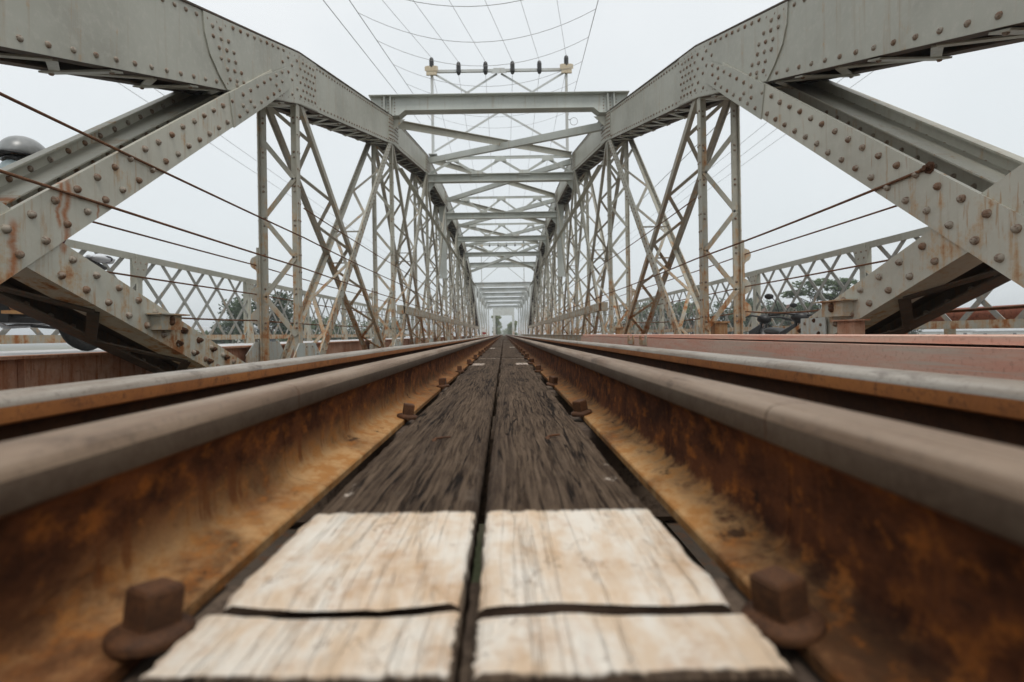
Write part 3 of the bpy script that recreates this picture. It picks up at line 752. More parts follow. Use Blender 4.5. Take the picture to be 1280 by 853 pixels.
# ------------------------------------------------------------------ overhead beams and sway frames
def ibeam(mb,y,zt,hh,x1,tw=.20,haunch=False):
    zb=zt-hh
    if haunch:
        e=x1-.62
        poly=[(-x1,zb-.10),(-e-.06,zb-.10),(-e+.06,zb),(e-.06,zb),(e+.06,zb-.10),(x1,zb-.10),(x1,zt),(-x1,zt)]
        mb.xplate(poly,y-.006,y+.006)
        for (a,za),(b,zb2) in (((-x1,zb-.10),(-e-.06,zb-.10)),((-e-.06,zb-.10),(-e+.06,zb)),((-e+.06,zb),(e-.06,zb)),((e-.06,zb),(e+.06,zb-.10)),((e+.06,zb-.10),(x1,zb-.10))):
            mb.add([(p,q,r+d) for (p,r) in ((a,za),(b,zb2)) for q in (y-tw/2,y+tw/2) for d in (-.013,-.001)],[(0,1,3,2),(4,6,7,5),(0,4,5,1),(2,3,7,6),(1,5,7,3),(0,2,6,4)])
    else:
        mb.box(-x1,x1,y-.006,y+.006,zb,zt); mb.box(-x1,x1,y-tw/2,y+tw/2,zb-.013,zb-.001)
    mb.box(-x1-.03,x1+.03,y-tw/2,y+tw/2,zt+.001,zt+.014)
for i in range(2,8):
    y=PY[i]; T=empty('cross_beam',(0,y,Z(4.5)))
    n=i-2
    lab=['big haunched cross beam resting on both top chords, nearest overhead','second cross beam overhead, hung below the chords behind the haunched one','third cross beam overhead along the bridge','fourth cross beam overhead along the bridge','fifth cross beam overhead along the bridge','last cross beam of the near span, before the second span'][n]
    tag(T,lab,'cross beam','cross beams of the near span')
    mb=MB()
    if i in (2,7):
        ibeam(mb,y,Z(4.70),.285,2.52,.22,i==2)
        for s in (-1,1):
            for q in (2.13,2.25): mb.box(*sorted((s*q-.008,s*q+.008)),y-.09,y-.0065,Z(4.32),Z(4.70))
            for z in range(6):
                for q in (2.06,2.19,2.31): mb.rivet((s*q,y-.0065,Z(4.36+z*.06)),(0,-1,0),.014,.012,6)
        mb.build('beam',[M['paint_top'],M['rivet']],T,(0,y,Z(4.5)))
        mb=MB()
        for s in (-1,1): # bracket down to the chord
            mb.xplate([(s*2.086,Z(4.05)),(s*2.086,Z(4.26)),(s*1.86,Z(4.26))],y-.02,y-.008)
        mb.build('bracket',ST,T,(0,y,Z(4.2)))
    else:
        ibeam(mb,y,Z(4.62),.20,2.085,.18)
        mb.build('beam',[M['paint_top'],M['rivet']],T,(0,y,Z(4.5)))
        zt=Z(min(PT[i],5.3)-.06); l=MB()
        l.bar((-2.085,y,zt),(2.085,y,zt),.085,.011,(0,1,0)); l.bar((-2.085,y-.03,zt-.045),(2.085,y-.03,zt-.045),.010,.075,(0,1,0))
        l.build('top_strut',M['paint_top'],T,(0,y,zt))
        l=MB(); m=6; z0,z1=Z(4.62)+.02,zt-.09
        for a in range(m):
            xa=-2.05+4.1*a/m; xb=-2.05+4.1*(a+1)/m
            za,zb=(z0,z1) if a%2==0 else (z1,z0)
            l.bar((xa,y+.01*(1 if a%2 else -1)-.02,za),(xb,y+.01*(1 if a%2 else -1)-.02,zb),.07,.009,(0,0,1))
        for a in range(1,m):
            xa=-2.05+4.1*a/m; z=z1 if a%2 else z0
            l.xplate([(xa-.18,z-.07),(xa+.18,z-.07),(xa+.13,z+.09),(xa-.13,z+.09)],y-.055,y-.046)
        l.build('sway_bracing',M['paint_top'],T,(0,y,zt))
        l=MB()
        for s in (-1,1):
            l.xplate([(s*2.085,Z(4.40)),(s*2.085,Z(4.15)),(s*2.0,Z(4.22)),(s*1.90,Z(4.40))],y-.005,y+.005)
            l.bar((s*2.08,y,Z(4.15)),(s*1.89,y,Z(4.405)),.08,.01,(0,1,0))
        l.build('bracket',M['paint_top'],T,(0,y,Z(4.2)))
for i in range(2,7):
    y0,y1=PY[i]+.15,PY[i+1]-.12
    z0=Z(4.22) if i==2 else Z(min(PT[i],5.3)-.10); z1=Z(4.25) if i==6 else Z(min(PT[i+1],5.3)-.10)
    for k,s in enumerate((-1,1)):
        mb=MB(); d=.10*k-.02
        p=(s*2.03,y0,z0-d); q=(-s*2.03,y1,z1-d)
        mb.prism([(-.075,-.006),(.075,-.006),(.075,.09),(.065,.09),(.065,.006),(-.065,.006),(-.065,.09),(-.075,.09)] if k else [(-.085,-.005),(.085,-.005),(.085,.005),(-.085,.005)],p,q,(0,0,1))
        if not k: mb.bar(Vector(p)+Vector((0,0,.06)),Vector(q)+Vector((0,0,.06)),.01,.11,(0,0,1))
        o=mb.build('lateral_brace',M['paint_top'] if k else M['paint_low'],None,(0,(y0+y1)/2,(z0+z1)/2))
        tag(o,'overhead lateral brace from near %s to far %s between the %s and %s cross beams'%(SIDE[s],SIDE[-s],ORD[i-2],ORD[i-1]),'brace','overhead lateral braces')

# ------------------------------------------------------------------ kerb girders, red beam, roadways, railings
for s in (-1,1):
    mb=MB(); x0,x1=sorted((s*2.64,s*2.655))
    mb.box(x0,x1,-1.5,45,-.45,CAMZ-.095); mb.box(*sorted((s*2.58,s*2.80)),-1.5,45,CAMZ-.094,CAMZ-.078)
    for k in range(24):
        y=-1+1.9*k; mb.box(*sorted((s*2.60,s*2.639)),y,y+.012,-.44,CAMZ-.096)
    o=mb.build('kerb_girder',M['rust_plate'],None,(s*2.65,0,-.45)); tag(o,'rust stained steel kerb girder between the truss and the %s roadway'%SIDE[s],'girder','kerb girders')
    mb=MB(); mb.box(*sorted((s*2.66,s*4.75)),-6,45.5,-.25 if s<0 else -.72,CAMZ-.087 if s<0 else CAMZ-.75)
    if s>0: mb.box(4.38,4.62,-6,45.5,-.5495,CAMZ-.16)
    o=mb.build('road_deck',M['road'],None,(s*3.7,0,-.25)); tag(o,'pale roadway deck cantilevered outside the %s truss'%SIDE[s],'roadway',None,'structure')
# red beam right
RB=empty('red_beam',(1.5,0,0)); tag(RB,'long faded red steel beam lying beside the right running rail','beam')
mb=MB()
pr=[(0,0.135),(.006,.138),(.155,.138),(.16,.132),(.16,-.1),(.13,-.1),(.13,.11),(0,.11)]
mb.add([(1.47+a,y,b+.036) for y in (-1.5,9.4) for a,b in pr],[(i,(i+1)%8,8+(i+1)%8,8+i) for i in range(8)]+[tuple(range(8))[::-1],tuple(range(8,16))])
mb.build('upper_strip',M['red_beam'],RB,(1.5,0,.1))
mb=MB(); mb.box(1.435,1.595,-1.5,9.38,.045,.1375); mb.box(1.455,1.595,-1.5,9.38,-.1,.0445)
mb.build('lower_strip',M['red_beam'],RB,(1.5,0,.05))
mb=MB()
for y in (5.05,5.55): mb.plate([(y,.07),(y+.26,.07),(y+.26,.165),(y+.2,.165),(y+.2,.12),(y+.06,.12),(y+.06,.165),(y,.165)],1.425,1.434); 
mb.build('splice_plate',M['paint_low'],RB,(1.43,5.3,.1))
mb=MB(); mb.box(1.50,1.62,9.5,44.5,-.1,.155); mb.box(1.47,1.65,9.5,44.5,.1555,.168)
o=mb.build('track_curb',M['paint_low'],None,(1.55,9.5,0)); tag(o,'low grey rusty curb continuing beyond the red beam','curb')

def railing(s):
    T=empty('lattice_railing',(s*4.5,0,CAMZ)); tag(T,'grey diamond lattice railing along the outer edge of the %s roadway'%SIDE[s],'railing','outer lattice railings')
    X=s*4.5; zb,zt=Z(-.012),Z(1.045); y0,y1=-2.2,45
    mb=MB(); mb.bar((X,y0,zt),(X,y1,zt),.10,.012,(1,0,0)); mb.bar((X-s*.045,y0,zt-.04),(X-s*.045,y1,zt-.04),.010,.07,(1,0,0)); mb.build('top_rail',M['paint'],T,(X,0,zt))
    mb=MB(); mb.bar((X,y0,zb),(X,y1,zb),.10,.012,(1,0,0)); mb.bar((X-s*.045,y0,zb+.04),(X-s*.045,y1,zb+.04),.010,.07,(1,0,0)); mb.build('bottom_rail',M['paint_low'],T,(X,0,zb))
    mb=MB(); p=.545; H=zt-zb-.06; n=int((y1-y0)/p)
    for k in range(-1,n+1):
        for dr in (-1,1):
            ya=y0+p*k+.2; yb=ya+H*1.02
            if dr>0: P,Q=(X-s*.018,ya,zb+.03),(X-s*.018,yb,zt-.03)
            else: P,Q=(X-s*.028,yb,zb+.03),(X-s*.028,ya,zt-.03)
            mb.bar(P,Q,.05,.008,(0,0,1))
    for k in range(int(12/p*2)):
        pass
    mb.build('lattice',M['lattice'],T,(X,0,Z(.5)))
    k=0; y=.85
    while y<44:
        q=MB(); q.box(*sorted((X-s*.0625,X-s*.0525)),y-.045,y+.045,CAMZ-.14,zt-.008); q.box(*sorted((X-s*.034,X+s*.05)),y-.008,y+.008,CAMZ-.14,zt-.008)
        q.plate([(y-.07,zt-.28),(y+.07,zt-.28),(y+.15,zt-.06),(y-.15,zt-.06)],X-s*.074,X-s*.063)
        q.plate([(y-.17,CAMZ-.14),(y+.17,CAMZ-.14),(y+.05,CAMZ+.28),(y-.05,CAMZ+.28)],X-s*.074,X-s*.063)
        for a,b in ((-.09,-.1),(.09,-.1),(-.05,-.18),(.05,-.18),(0,-.1)): q.rivet((X-s*.074,y+a,zt+b),(-s,0,0),.013,.011,6)
        q.build('railing_post',ST,T,(X,y,CAMZ)); y+=2.72
for s in (-1,1): railing(s)
mb=MB(); mb.tube([(5.25,y,Z(.125)) for y in (-3,2,6.5)]+[(5.25,6.5+.3*math.sin(a*.314),Z(.125)-.3+.3*math.cos(a*.314)) for a in range(1,6)]+[(5.25,6.8,-1.6)],.095,18)
o=mb.build('pipe',M['rust_pipe'],None,(5.25,0,Z(.15))); tag(o,'thick rusty red pipe running outside the right lattice railing','pipe')
mb=MB()
for y in range(-2,7,4): mb.box(4.76,5.35,y-.03,y+.03,-.03,.015); mb.box(5.2,5.3,y-.025,y+.025,.0155,Z(.03))
mb.box(4.755,4.82,-3,7,-.2,-.0305)
o=mb.build('pipe_bracket',M['paint_low'],None,(5.1,0,0)); tag(o,'steel ledge and brackets carrying the rusty pipe','bracket')

# ------------------------------------------------------------------ safety cables
def cable(pts,r,label,sag=.0):
    P=[]; 
    for a,b in zip(pts,pts[1:]):
        a=Vector(a);b=Vector(b); n=max(2,int((b-a).length/.35))
        for i in range(n+(b is Vector(pts[-1]))): 
            t=i/n; P.append(a+(b-a)*t-Vector((0,0,sag*4*t*(1-t)))) 
    P.append(Vector(pts[-1])); mb=MB(); mb.tube(P,r,7)
    c=sum(P,Vector())/len(P)
    o=mb.build('safety_cable',M['rust_cable'],None,tuple(c)); return tag(o,label,'cable','rusty safety cables strung along the trusses')
def long_cable(s,x,h,y0,label,r=.0066,sag=.012,y1=43):
    ys=[y0]+[y for y in PY if y>y0+.5 and y<y1+.1]
    cable([(s*x,y,Z(h)) for y in ys],r,label,sag)
xi=XI-.035
long_cable(-1,xi,1.05,.2,'upper rusty cable crossing in front of the left diagonals, thickest',.0076)
long_cable(-1,xi,.725,.2,'second rusty cable crossing the left diagonals, by the rust streak',.0074)
long_cable(-1,XO+.03,.765,.2,'thin rusty cable behind the left diagonals, on the outer post legs')
long_cable(-1,XO+.03,.46,.2,'rusty cable crossing the upper half of the left lattice railing')
long_cable(-1,XO+.03,.185,2.9,'lowest rusty cable in front of the left lattice railing',.0075,.015)
long_cable(-1,xi,1.36,5.4,'rusty cable starting at the first left post, above the others')
long_cable(1,xi+.002,.765,2.45,'rusty cable whose end is fixed to the big right diagonal',.0076)
long_cable(1,XO+.03,.80,.2,'thin rusty cable behind the right diagonals, on the outer post legs')
long_cable(1,XO+.03,.46,.2,'rusty cable crossing the upper half of the right lattice railing')
long_cable(1,XO+.03,.20,3.2,'sagging rusty cable above the black scooters on the right',.0075,.05)
long_cable(1,xi,1.40,5.4,'rusty cable starting at the first right post, above the others')
cable([(2.62,-.6,Z(.16)),(2.62,1.2,Z(.135)),(2.62,3.3,Z(.09))],.009,'dark cable low under the big right brace, in front of the pipe',.01)
mb=MB(); mb.lathe([(.030,0),(.030,.006),(.013,.007),(.013,.03)],(XI-.0243,2.45,Z(.765)),(-1,0,0),8,0,False); mb.tube([(xi+.002,2.43,Z(.765)),(xi+.002,2.49,Z(.765))],.011,8)
o=mb.build('cable_anchor',M['rust_bolt'],None,(xi,2.45,Z(.765))); tag(o,'small rusty anchor pinning a cable to the big right diagonal','anchor')
# ------------------------------------------------------------------ power frames and wires
def power_frame(y,zb,zt,xp,label,full=True):
    T=empty('power_line_frame',(0,y,zb)); tag(T,label,'power line frame','power line frames on the bridge')
    for s in (-1,1):
        mb=MB(); 
        mb.bar((s*xp,y,zb),(s*xp,y,zt),.075,.075,(1,0,0)); mb.box(s*xp-.12,s*xp+.12,y-.12,y+.12,zb,zb+.015); mb.build('pole',M['paint_pole'],T,(s*xp,y,zb))
        mb=MB(); mb.box(s*xp-.15,s*xp+.15,y-.10,y-.045,zt-.14,zt+.12); mb.box(s*xp-.19,s*xp+.19,y-.11,y-.101,zt-.03,zt+.1); mb.build('corner_plate',M['cream_box'],T,(s*xp,y,zt))
    mb=MB(); mb.bar((-xp-.1,y,zt),(xp+.1,y,zt),.075,.06,(0,0,1)); mb.xplate([(-.22,zt-.10),(.22,zt-.10),(.16,zt+.05),(-.16,zt+.05)],y-.06,y-.045); mb.build('crossbar',M['paint_pole'],T,(0,y,zt))
    H=zt-zb
    for s in (-1,1):
        zz=zt-xp*(H-.1)/(2*xp)*1.0
        mb=MB(); mb.bar((s*xp*.98,y+.02*s,zt-.06),(-s*xp*.98,y+.02*s,zb+.12),.055,.012,(0,0,1)); mb.build('diagonal',M['paint_pole'],T,(0,y,zb+H/2))
        mb=MB(); mb.bar((s*.06,y+.06,zt-.06),(s*xp*.98,y+.06,zt-.06-(H-.18)/2),.055,.012,(0,0,1)); mb.build('half_diagonal',M['paint_pole'],T,(s*xp/2,y,zb+H/2))
    for k in range(6):
        x=-xp+2*xp*k/5; mb=MB(); e=.20 if k in (0,5) else .06
        z=zt+e-.10
        pr=[(.03,-.09),(.05,-.07),(.062,-.03)]
        for j in range(4): pr+=[(.070,.0+j*.06),(.062,.03+j*.06)]
        pr+=[(.055,.25),(.025,.28)]
        mb.lathe(pr,(x,y-.05,z),(0,0,1),10); mb.build('insulator',M['insul'],T,(x,y,z))
    return T
PYF=14.8
ZT=Z(7.62); XP=1.94
power_frame(PYF,Z(5.20),ZT,XP,'pale steel frame with six black insulators standing above the near span')
power_frame(46.9,Z(4.80),Z(8.15),XP,'small distant frame with insulators at the start of the second span')
def wire(P,label,group,r=.0052,name='overhead_wire'):
    mb=MB(); mb.tube(P,r,5); c=sum((Vector(p) for p in P),Vector())/len(P)
    o=mb.build(name,M['wire'],None,tuple(c)); return tag(o,label,'wire',group)
lad=['leftmost','second','third','fourth','fifth','rightmost']
def pix(px,py,D):   # place something standing at distance D (level line of sight)
    return Vector(((px-630)/640*D+CX,D,CAMZ+(418-py)/640*D))
tops=[(488,0),(527.7,0),(572.6,0),(615.8,0),(659,0),(703,0)]
for k in range(6):
    x=-XP+2*XP*k/5; z=ZT+(.38 if k in (0,5) else .24)
    A=Vector((x,PYF-.05,z)); dv=Vector((-.1875,-1,-.142))
    P=[]
    for i in range(16):
        t=i*1.3; P.append(A+dv*t+Vector((0,0,-.16*t+.16*t*t/19.5))*.10)
    wire(P,'%s of the six conductors rising from the insulators over the lens'%lad[k].capitalize().lower(),'conductors over the lens')
    B=Vector((-XP+2*XP*k/5,46.85,Z(8.15)+.3)); P=[]
    A2=A-Vector((0,0,.35))
    for i in range(17):
        t=i/16; P.append(A2+(B-A2)*t-Vector((0,0,1.0*4*t*(1-t))))
    wire(P,'%s of the six conductors running on to the distant frame'%lad[k],'conductors to the distant frame')
msg={}
ring_d=[5.2,6.2,7.3,8.6,10.2,12.0]
def msgr(pole,q,D,label):
    a=Vector(pole); b=pix(*q,D); P=[]
    for i in range(14):
        t=i/9; P.append(a+(b-a)*t)
    wire(P,label,'messenger wires'); return a,b
zm=CAMZ+(418-152)/640*PYF
L1=msgr((-XP,PYF,zm),(445,0),6.5,'inner left messenger wire of the sagging net overhead')
L2=msgr((-XP-.35,PYF,zm-.02),(413,0),6.5,'outermost left wire crossing the sky above the near beam')
R1=msgr((XP,PYF,zm),(755,0),6.5,'right messenger wire of the sagging net overhead')
for i,t in enumerate((.16,.34,.52,.68,.83,.96,1.1)):
    a=L1[0]+(L1[1]-L1[0])*t; b=R1[0]+(R1[1]-R1[0])*t
    P=[]; n=16
    for j in range(n+1):
        q=j/n; P.append(a+(b-a)*q-Vector((0,0,.42*4*q*(1-q))))
    wire(P,'%s sagging cross wire of the overhead net from the near beam upwards'%ORD[i],'cross wires of the overhead net',.0034,'net_wire')
mb=MB(); mb.tube([(XP+.2+.11*math.cos(a*.5236),PYF,zm-.03+.11*math.sin(a*.5236)) for a in range(12)],.008,6,closed=True)
mb.bar((XP+.03,PYF,zm+.02),(XP+.11,PYF,zm+.02),.02,.02,(0,0,1))
o=mb.build('ring_hook',M['wire'],None,(XP+.2,PYF,zm)); tag(o,'small loop of wire hanging on the right pole of the insulator frame','hook')
# fainter lines far out on each side
for k,(a,b) in enumerate((((1900,-100,30),(880,290,60)),)): pass
for k in range(3):
    P=[Vector((14+1.3*k,2+i*5,11.2+.25*k-.02*i)) for i in range(14)]
    wire(P,'%s thin power line passing high outside the right truss'%['inner','middle','outer'][k],'power lines outside the right truss',.012)
P=[Vector((7.5,i*6,7.4-.03*i)) for i in range(12)]; wire(P,'dark single line behind the big right diagonal','lines outside the truss',.014)
for k in range(2):
    P=[Vector((-12-1.3*k,2+i*5,9.0+.25*k-.02*i)) for i in range(14)]
    wire(P,'%s thin power line passing high outside the left truss'%['inner','outer'][k],'power lines outside the left truss',.010)

# ------------------------------------------------------------------ second span and far portal
for k,y in enumerate([47,52.6,58.7,66,74.5,85]):
    T=empty('portal_frame',(0,y,0)); tag(T,['first pale portal frame of the second span, nearest of its row','second pale portal frame of the second span','third pale portal frame of the second span','fourth pale portal frame of the second span','fifth pale portal frame of the second span','sixth and last pale portal frame of the second span'][k],'portal frame','portal frames of the second span')
    for s in (-1,1):
        mb=MB(); xx=2.42; x0,x1=sorted((s*2.41,s*2.60)); mb.box(x0,x1,y-.02,y-.008,-.2,Z(4.35)); mb.box(*sorted((s*2.41,s*2.422)),y-.0075,y+.2,-.2,Z(4.35)); mb.box(*sorted((s*2.588,s*2.60)),y-.0075,y+.35,-.2,Z(4.35))
        mb.build('post',M['far_paint'],T,(s*2.35,y,0))
        mb=MB(); mb.xplate([(s*2.30,Z(3.95)),(s*2.30,Z(4.34)),(s*1.8,Z(4.34)),(s*2.1,Z(4.25))],y-.03,y-.021); mb.build('knee_brace',M['far_paint'],T,(s*2,y,Z(4.1)))
    mb=MB(); mb.box(-2.60,2.60,y-.06,y+.06,Z(4.36),Z(4.74)); mb.box(-2.63,2.63,y-.2,y+.2,Z(4.741),Z(4.76)); mb.build('beam',M['far_paint'],T,(0,y,Z(4.5)))
for s in (-1,1):
    T=empty('bridge_truss',(s*2.75,60,0)); tag(T,'pale parallel chord truss on the %s of the second span'%SIDE[s],'bridge truss','trusses of the second span')
    mb=MB(); mb.box(*sorted((s*2.62,s*3.0)),47,85.5,Z(4.3),Z(4.75)); mb.build('top_chord',M['far_paint'],T,(s*2.8,60,Z(4.5)))
    mb=MB(); mb.box(*sorted((s*2.62,s*3.0)),46,87,-.7,.1); mb.build('bottom_chord',M['far_paint'],T,(s*2.8,60,0))
    ys=[47,52.6,58.7,66,74.5,85]
    for a,b in zip(ys,ys[1:]):
        mb=MB(); mb.bar((s*2.8,a+.2,Z(4.3)),(s*2.8,b-.2,.05),.25,.06,(0,1,0)); mb.build('diagonal_brace',M['far_paint'],T,(s*2.8,(a+b)/2,2))
T=empty('portal_frame',(0,120,0)); tag(T,'distant portal with a deep solid beam framing the sky at the end','portal frame','far portals')
mb=MB(); mb.box(-2.5,2.5,119.9,120.2,Z(4.4),Z(6.3)); mb.box(-2.6,2.6,119.8,120.3,Z(6.301),Z(6.45)); mb.build('beam',M['far_paint'],T,(0,120,Z(5)))
for s in (-1,1):
    mb=MB(); mb.box(*sorted((s*1.95,s*2.5)),119.9,120.2,-.6,Z(4.39)); mb.box(*sorted((s*1.85,s*2.6)),119.85,120.25,-1.2,-.6005); mb.build('post',M['far_paint'],T,(s*2.3,120,0))
# a distant red and white sign board by the far track
T=empty('warning_board',(-1.62,40,0)); tag(T,'tiny red and white board beside the far left rail','board')
mb=MB(); mb.box(-1.75,-1.4,40,40.02,.40,.62); mb.build('panel',M['white_wall'],T,(-1.6,40,.6))
mb=MB(); mb.box(-1.66,-1.38,39.97,39.99,.22,.38); mb.build('lower_panel',M['redlamp'],T,(-1.6,40,.3))
mb=MB(); mb.box(-1.62,-1.58,40.03,40.06,-.1,.75); mb.build('stake',M['paint_low'],T,(-1.6,40,.3))
# piers
for k,y in enumerate((-1.5,45.6,87)):
    mb=MB(); mb.box(-4,4,y-.9,y+.9,-1.05,-.76); mb.box(-3.4,3.4,y-.7,y+.7,-7,-1.051)
    o=mb.build('bridge_pier',M['cream_wall'],None,(0,y,-7)); tag(o,['concrete abutment under the near end of the trusses','concrete pier between the two spans','concrete pier at the far end of the second span'][k],'pier','bridge piers')
mb=MB(); mb.box(-1.9,1.9,87.5,130,-.6,-.21)
o=mb.build('far_track_bed',M['ground'],None,(0,88,-.6)); tag(o,'track bed beyond the second span','track bed',None,'structure')
for s in (-1,1):
    for a,b,n in ((-1.5,45,'near'),(45.1,87,'second')):
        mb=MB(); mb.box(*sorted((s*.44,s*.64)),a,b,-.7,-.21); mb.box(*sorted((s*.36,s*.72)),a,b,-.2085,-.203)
        o=mb.build('stringer',M['grime_shade'],None,(s*.5,a,-.7)); tag(o,'dark steel stringer carrying the sleepers under the %s rails of the %s span'%(SIDE[s],n),'stringer','deck stringers')

# ------------------------------------------------------------------ terrain, water
def terr(x,y):
    z=-4.2+.35*math.sin(x*.07+1)*math.cos(y*.05)
    r=math.sqrt(x*x+y*y)
    # river bed crossing under the bridge
    c=abs(y-62-.12*x)/24
    if c<1: z-=2.8*(1-c*c)
    # far end embankment under the track
    b=max(0,min(1,(y-88)/5))*max(0,min(1,(5-abs(x))/2)); z=z*(1-b)+b*-.7
    return z
mb=MB(); xs=[-900,-500,-300,-200,-140,-100]+[-80+4*i for i in range(19)]+[-5,-3.5,-2,0,2,3.5,5,5.6,6.2,7,9,11,13,15,16,17,18,19,20]+[24+4*i for i in range(15)]+[100,140,200,300,500,900]
ys=[-300,-100,-40,-20]+[-10+3*i for i in range(11)]+[23,24,25,26,27]+[30+3*i for i in range(30)]+[130,150,180,240,320,450,650,900]
n=len(xs)
for y in ys:
    for x in xs: mb.v.append((x,y,terr(x,y)))
for j in range(len(ys)-1):
    for i in range(n-1): mb.f.append([j*n+i,j*n+i+1,(j+1)*n+i+1,(j+1)*n+i]); mb.m.append(0); mb.sm.append(True)
tag(mb.build('terrain',M['ground']),None,None,None,'structure')
mb=MB(); mb.add([(-900,-300,-5.0),(900,-300,-5.0),(900,900,-5.0),(-900,900,-5.0)],[(0,1,2,3)])
tag(mb.build('water',M['water']),None,None,None,'structure')

# ------------------------------------------------------------------ trees
def tree(x,y,top,rad,label,mat,kind='round',seed=0,leaves=2200,lsz=.20,group='trees beyond the bridge',zb=None):
    rnd=random.Random(seed); zb=terr(x,y) if zb is None else zb; H=top-zb
    T=empty('tree',(x,y,zb)); tag(T,label,'tree',group)
    tr=MB(); lean=rnd.uniform(-.3,.3)
    cpts=[Vector((x+lean*t*t+.12*math.sin(t*5+seed),y+.1*math.cos(t*4),zb-.1+(H*.78)*t)) for t in [i/7 for i in range(8)]]
    tr.tube(cpts,[.24*(1-.75*i/7)*(H/8)**.5 for i in range(8)],7)
    blobs=[]
    nb=16 if kind!='flat' else 20
    for b in range(nb):
        a=rnd.uniform(0,6.283)
        if kind=='flat': r=rad*math.sqrt(rnd.uniform(.02,1)); zz=top-.35-rnd.choice([.0,.55,1.1,1.7])*rad*.42-.18*r; rx,rz=rad*rnd.uniform(.22,.36),rad*rnd.uniform(.07,.13)
        elif kind=='tall': r=rad*rnd.uniform(.1,.7); zz=zb+H*rnd.uniform(.18,.97); rx,rz=rad*rnd.uniform(.25,.5),rad*rnd.uniform(.3,.55)
        else: r=rad*math.sqrt(rnd.uniform(.02,1))*.85; zz=top-rad*.3-rnd.uniform(0,1.1)*rad-.3*r; rx,rz=rad*rnd.uniform(.26,.46),rad*rnd.uniform(.2,.36)
        c=Vector((x+r*math.cos(a),y+r*math.sin(a),zz)); blobs.append((c,rx,rz))
        k=rnd.randint(3,6); s0=cpts[k]
        tr.tube([s0,(s0+c)/2+Vector((0,0,.15)),c],[.07,.045,.02],5)
    tr.build('trunk',M['bark'],T,(x,y,zb))
    cr=MB()
    for i in range(leaves):
        c,rx,rz=blobs[rnd.randrange(len(blobs))]
        u=Vector((rnd.gauss(0,1),rnd.gauss(0,1),rnd.gauss(0,1))).normalized()*(rnd.random()**.45)
        p=c+Vector((u.x*rx,u.y*rx,u.z*rz))*1.12
        d=Vector((rnd.gauss(0,1),rnd.gauss(0,1),rnd.gauss(0,.6))).normalized(); e=d.orthogonal().normalized(); e=(e+d.cross(e)*rnd.uniform(-1,1)).normalized()
        a=lsz*rnd.uniform(.6,1.4); w=a*.42
        cr.add([p-d*a,p+e*w-d*a*.1,p+d*a,p-e*w-d*a*.1],[(0,1,2,3)],0)
    cr.build('crown',mat,T,(x,y,zb+H*.6),recalc=False)
def px2(px,D): return (px-630)/640*D+CX
tree(px2(1032,40),40,Z(4.15),2.4,'spreading flat topped tree behind the right lattice railing',M['leaf_mid'],'flat',3,2600,.17)
tree(px2(1000,44),44,Z(3.0),2.1,'dark bushy tree just left of the spreading tree',M['leaf_dark'],'round',4,2000,.18)
tree(px2(955,52),52,Z(3.9),2.3,'dark tree behind the brown roof on the right',M['leaf_dark'],'round',5,2000,.2)
tree(px2(905,50),50,Z(3.6),2.5,'dark tree seen between the legs of the first right post',M['leaf_dark'],'round',6,2000,.2)
tree(px2(868,58),58,Z(4.6),2.6,'green tree just left of the first right post',M['leaf_mid'],'round',7,2000,.22)
tree(px2(822,62),62,Z(4.4),2.6,'green tree behind the crossing of the first right braces',M['leaf_mid'],'round',8,1800,.22)
tree(px2(785,75),75,Z(4.9),3.2,'hazy green tree beyond the second right post',M['leaf_mid'],'round',9,1600,.26)
tree(px2(1120,60),60,Z(2.1),2.5,'low dark tree behind the big right brace',M['leaf_dark'],'round',19,1500,.24)
tree(px2(325,40),40,Z(4.4),2.6,'rounded dark tree behind the first left post',M['leaf_dark'],'round',10,2600,.18)
tree(px2(290,46),46,Z(2.2),1.9,'low dark bush tree left of the rounded left tree',M['leaf_dark'],'round',11,1500,.18)
tree(px2(250,50),50,Z(1.5),1.8,'low green tree behind the left lattice, beside the sheds',M['leaf_mid'],'round',12,1300,.18)
tree(px2(368,55),55,Z(3.5),2.4,'green tree right of the first left post',M['leaf_mid'],'round',13,1800,.2)
tree(px2(410,60),60,Z(3.0),2.4,'green tree behind the crossing of the first left braces',M['leaf_mid'],'round',14,1600,.22)
tree(px2(450,70),70,Z(3.4),2.8,'hazy tree beyond the second left post',M['leaf_mid'],'round',15,1500,.25)
tree(px2(490,85),85,Z(3.6),3.2,'farthest hazy tree on the left, beyond the river',M['leaf_mid'],'round',16,1400,.28)
endt=[(-1.9,124,4.9,.95,'tall tree leaning over the left of the far track'),(-1.9,142,4.9,1.1,'second tall tree along the left of the far track'),(-1.7,170,4.2,1.2,'farthest tall tree along the left of the far track'),
      (2.3,124,3.0,1.0,'tall tree at the right of the far track'),(2.1,144,2.9,1.1,'second tall tree along the right of the far track'),(1.9,172,2.6,1.3,'farthest tall tree along the right of the far track'),(.2,260,1.9,3.0,'low dim tree closing the far end of the track')]
for k,(x,y,t,r,l) in enumerate(endt): tree(x,y,Z(t),r,l,M['leaf_yel'],'tall',30+k,1500,.24,'trees along the far track',-.9)

